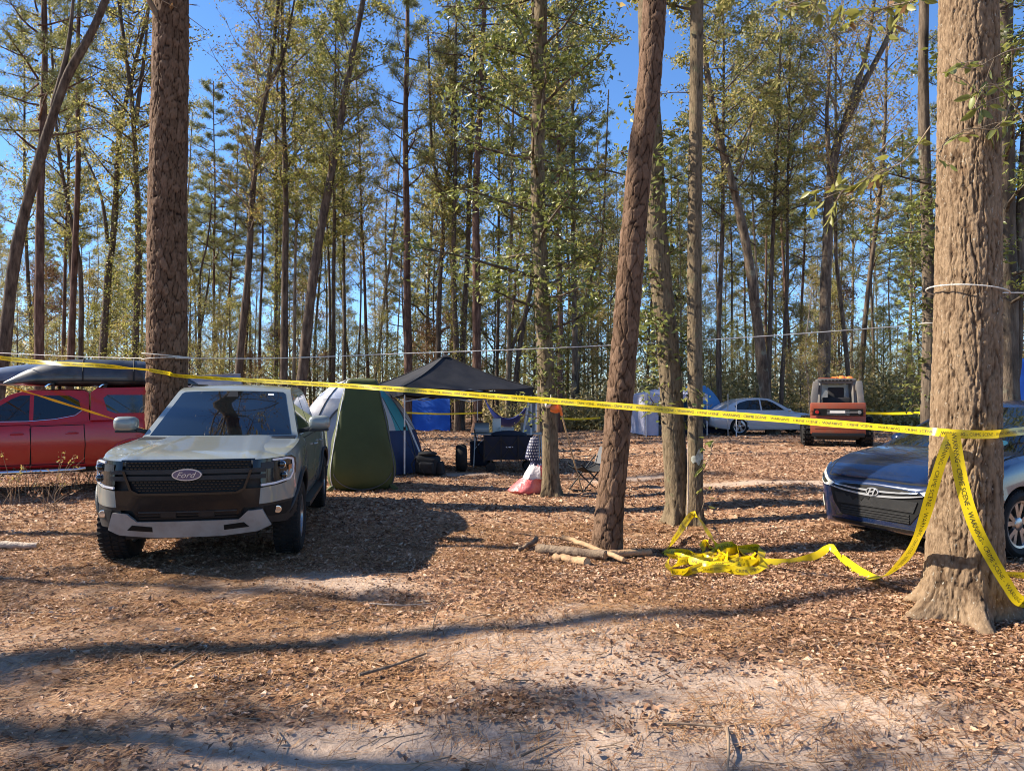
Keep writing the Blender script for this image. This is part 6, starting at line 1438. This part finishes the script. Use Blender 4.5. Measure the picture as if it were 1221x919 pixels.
# ------------------------------------------------------------------ logs, sticks, sprigs, weeds
def log(label, a, b, r0, r1, m='log_bark', n=14, wob=.012, name='log', ends=True):
    t = thing(name, label, name, a); d = b - a; k = 12; rr = random.Random(int(a.x * 100))
    pts = [d * (i / k) + Vector((rr.uniform(-1, 1), rr.uniform(-1, 1), rr.uniform(-.6, .6))) * wob for i in range(k + 1)]
    MB().tube(pts, [(r0 + (r1 - r0) * i / k) * rr.uniform(.93, 1.07) for i in range(k + 1)], n, cap=True).build('bark', m, t, 50)
    if ends:
        for p, q, r_ in ((pts[0], pts[1], r0), (pts[-1], pts[-2], r1)):
            u = (p - q).normalized(); MB().tube([p + u * .001, p + u * .004], r_ * .86, n).build('cut_end', 'cut_wood', t, 30)
log('thick bark-covered log at the foot of the leaning pine', gp(641, 660, .05), gp(722, 668, .055), .055, .05)
log('bare slanting pole lying across the logs', gp(672, 655, .14), gp(744, 673, .05), .028, .026, 'log_bare')
log('brown log running right from the leaning pine\'s foot', gp(716, 667, .05), gp(776, 663, .045), .042, .035, 'log_bare')
log('short log with a fresh pale cut end in front of the pile', gp(662, 668, .04), gp(700, 676, .045), .036, .05, 'log_bare')
log('pale birch-grey log lying at the left edge of the picture', gp(-30, 654, .05), gp(44, 655, .04), .05, .03, 'log_pale')
log('dark stub of branch left of the log pile', gp(617, 659, .02), gp(640, 652, .09), .02, .03, 'log_bark', 8)

def stick(label, pts, r, m='dry_stem'):
    t = thing('stick', label, 'stick', pts[0]); o = t.location
    q = cr([tuple(p - o) for p in pts], 4); n = len(q); MB().tube([Vector(p) for p in q], [r * (1 - .6 * i / n) for i in range(n)], 7).build('stem', m, t, 50)
stick('dark stick pointing right on the sand in the middle foreground', [gp(428, 808, .02), gp(470, 797, .025), gp(508, 782, .02)], .012, 'log_bark')
stick('thin upright dry stalk rising from the needles, centre foreground', [gp(515, 762, 0), gp(517, 745, .02), gp(523, 745, .12), gp(533, 745, .22)], .007)
stick('thin pale twig lying left of the upright stalk', [gp(440, 722, .02), gp(480, 724, .02), gp(520, 721, .02)], .006, 'log_pale')
stick('short stick pointing at the camera near the bottom edge', [gp(867, 872, .02), gp(869, 895, .02), gp(867, 925, .02)], .010, 'dry_stem')
stick('curved stick at the bottom left with a hooked end', [gp(104, 868, .015), gp(108, 888, .02), gp(140, 889, .02), gp(200, 882, .015)], .008, 'dry_stem')
stick('small stick left of the sand track, lower left', [gp(205, 800, .02), gp(222, 789, .02), gp(236, 780, .02)], .008, 'dry_stem')
stick('long thin branch lying across the sand patch at the lower right', [gp(790, 866, .02), gp(830, 868, .02), gp(862, 871, .02)], .009, 'dry_stem')
stick('dark twig in the shaded leaves at the bottom, left of centre', [gp(620, 905, .015), gp(640, 897, .02), gp(663, 886, .02)], .007, 'log_bark')

def big_leaf(matn, L=.11, W=.042):
    n = 6; V = []; F = []
    for i in range(n + 1):
        u = i / n; w = W / 2 * math.sin(math.pi * min(1, u ** .85)) ** .8; z = -.10 * L * u * u
        V += [(-w, u * L, z + .25 * w), (0, u * L, z), (w, u * L, z + .25 * w)]
    for i in range(n):
        a = i * 3; F += [(a, a + 1, a + 4, a + 3), (a + 1, a + 2, a + 5, a + 4)]
    o = obj('leaf', V, F, matn, smooth=60); me = o.data; bpy.data.objects.remove(o); return me
LEAF = {k: big_leaf(k) for k in ('leaf_bright', 'leaf_green', 'leaf_brown')}
def sprig(root, pts, nleaf, matn='leaf_bright', r=.007, size=1.0, seed=0, twigs=6, tl=.3):
    rr = random.Random(seed); o = root.location; Q = cr([tuple(Vector(p) - o) for p in pts], 6); n = len(Q); mb = MB().tube([Vector(p) for p in Q], [r * (1 - .7 * i / n) for i in range(n)], 6, cap=False)
    anchors = []
    for k in range(twigs):
        q = Vector(Q[int(n * (.15 + .83 * (k + rr.random()) / twigs)) % n]); d = Vector((rr.uniform(-1, 1), rr.uniform(-.7, .7), rr.uniform(-.9, .5))).normalized() * tl * rr.uniform(.5, 1.2); mb.tube([q, q + d * .5 + Vector((0, 0, .02)), q + d], [r * .5, r * .4, r * .25], 5, cap=False); anchors += [(q + d * f, d.normalized()) for f in (.4, .6, .75, .9, 1.0)]
    b = mb.build('branch', 'bark_pale', root, 60, weld=0)
    for k in range(nleaf):
        p, d = rr.choice(anchors); l = bpy.data.objects.new('leaf', LEAF[matn if rr.random() > .06 else 'leaf_brown']); C.objects.link(l); l.parent = b
        dd = (d + Vector((rr.uniform(-1, 1), rr.uniform(-1, 1), rr.uniform(-1, .4))) * .9).normalized(); l.rotation_mode = 'QUATERNION'
        l.rotation_quaternion = Vector((0, 1, 0)).rotation_difference(dd) @ Matrix.Rotation(rr.uniform(0, 6.28), 3, 'Y').to_quaternion(); l.location = p; s = size * rr.uniform(.6, 1.25); l.scale = (s, s, s)
E0 = E_TREE
sprig(E0, [at(1235, 55, 5.0), at(1200, 62, 4.85), at(1160, 82, 4.8), at(1140, 70, 4.8)], 26, 'leaf_bright', .006, .85, 1, 8, .24)
sprig(E0, [at(1240, 175, 4.7), at(1205, 120, 4.75), at(1178, 100, 4.75), at(1160, 130, 4.7)], 30, 'leaf_bright', .007, .9, 2, 8, .25)
sprig(E0, [at(1260, 190, 4.8), at(1215, 90, 4.9), at(1195, 150, 4.9), at(1150, 155, 4.85), at(1110, 185, 4.9)], 28, 'leaf_bright', .006, .85, 3, 8, .22)
sprig(E0, [at(1240, 20, 5.2), at(1215, 50, 5.2), at(1200, 110, 5.2), at(1212, 160, 5.2)], 46, 'leaf_green', .006, .9, 9, 10, .28)
sprig(E0, [at(1118, -30, 5.3), at(1090, 0, 5.8), at(1060, 8, 6.0), at(1030, 22, 6.0), at(1010, 40, 6.1)], 60, 'leaf_green', .009, 1.0, 4, 12, .32)
sprig(E0, [at(1110, 150, 5.2), at(1080, 190, 5.4), at(1050, 205, 5.5), at(1010, 225, 5.6), at(980, 238, 5.6)], 64, 'leaf_green', .006, .95, 5, 12, .28)
sprig(E0, [at(1100, -30, 5.3), at(1000, -12, 6.0), at(950, 5, 6.2), at(915, 20, 6.3)], 64, 'leaf_green', .008, .95, 6, 12, .32)
sprig(D_TREE, [at(838, 560, 9.1), at(846, 545, 9.05), at(850, 528, 9.0), at(862, 520, 9.0)], 26, 'leaf_bright', .006, .9, 7, 6, .2)
sprig(D_TREE, [at(836, 610, 9.1), at(842, 590, 9.0), at(846, 575, 9.0)], 7, 'leaf_green', .005, .7, 8, 4, .14)
# white lichen patch on the slim trunk, pale dead stem beside it
p = at(829, 545, 9.2) - D_TREE.location
MB().grid([[Vector((p.x + .112 * math.sin(a), p.y - .112 * math.cos(a), p.z + v * (.055 + .03 * math.sin(a * 4 + 1) + .02 * math.sin(a * 9)) + .02 * math.sin(a * 3))) for a in np.linspace(-.75, .85, 22)] for v in np.linspace(-1, 1, 9)]).build('lichen_patch', 'lichen_white', D_TREE, 60)
a, b = gp(819, 632), at(820, 528, 8.95); t = thing('dead_sapling', 'thin pale dead stem standing in front of the close pair of trunks', 'sapling', a); MB().tube([Vector((0, 0, -.02)), (b - a) * .5 + Vector((.012, 0, 0)), b - a], [.010, .008, .004], 7).build('stem', 'log_pale', t)

def weeds():
    rr = random.Random(12)
    spots = [(14, 600), (40, 590), (66, 596), (92, 585), (25, 575), (108, 578), (80, 572), (60, 610), (-5, 590)]
    for i, (px, py) in enumerate(spots):
        c = gp(px, py); t = thing('weed', 'dry leggy weed in front of the red truck', 'weed', c, 0, 'weeds beside the red truck'); st = MB(); lv = []
        for k in range(9):
            h = rr.uniform(.25, .85); d = Vector((rr.uniform(-.4, .4), rr.uniform(-.25, .25), 0)); p1 = d * .4 + Vector((0, 0, h * .6)); p2 = d + Vector((0, 0, h)); st.tube([Vector((rr.uniform(-.1, .1), rr.uniform(-.1, .1), 0)), p1, p2], [.005, .004, .002], 5, cap=False)
            for q in range(7): f = rr.uniform(.4, 1); lv.append(tuple(p1.lerp(p2, f) + Vector((rr.uniform(-.05, .05), rr.uniform(-.05, .05), rr.uniform(-.03, .03)))))
        st.build('stem', 'dry_stem', t, 60, weld=0); P = np.array(lv); V, F = leaves_mesh(P, unit(rng.normal(size=P.shape)), rng.uniform(.03, .07, len(P)), rng.uniform(.015, .03, len(P)), .1); obj('foliage', V, F, 'litter_leaf' if i % 2 else 'leaf_yellow', t)
weeds()
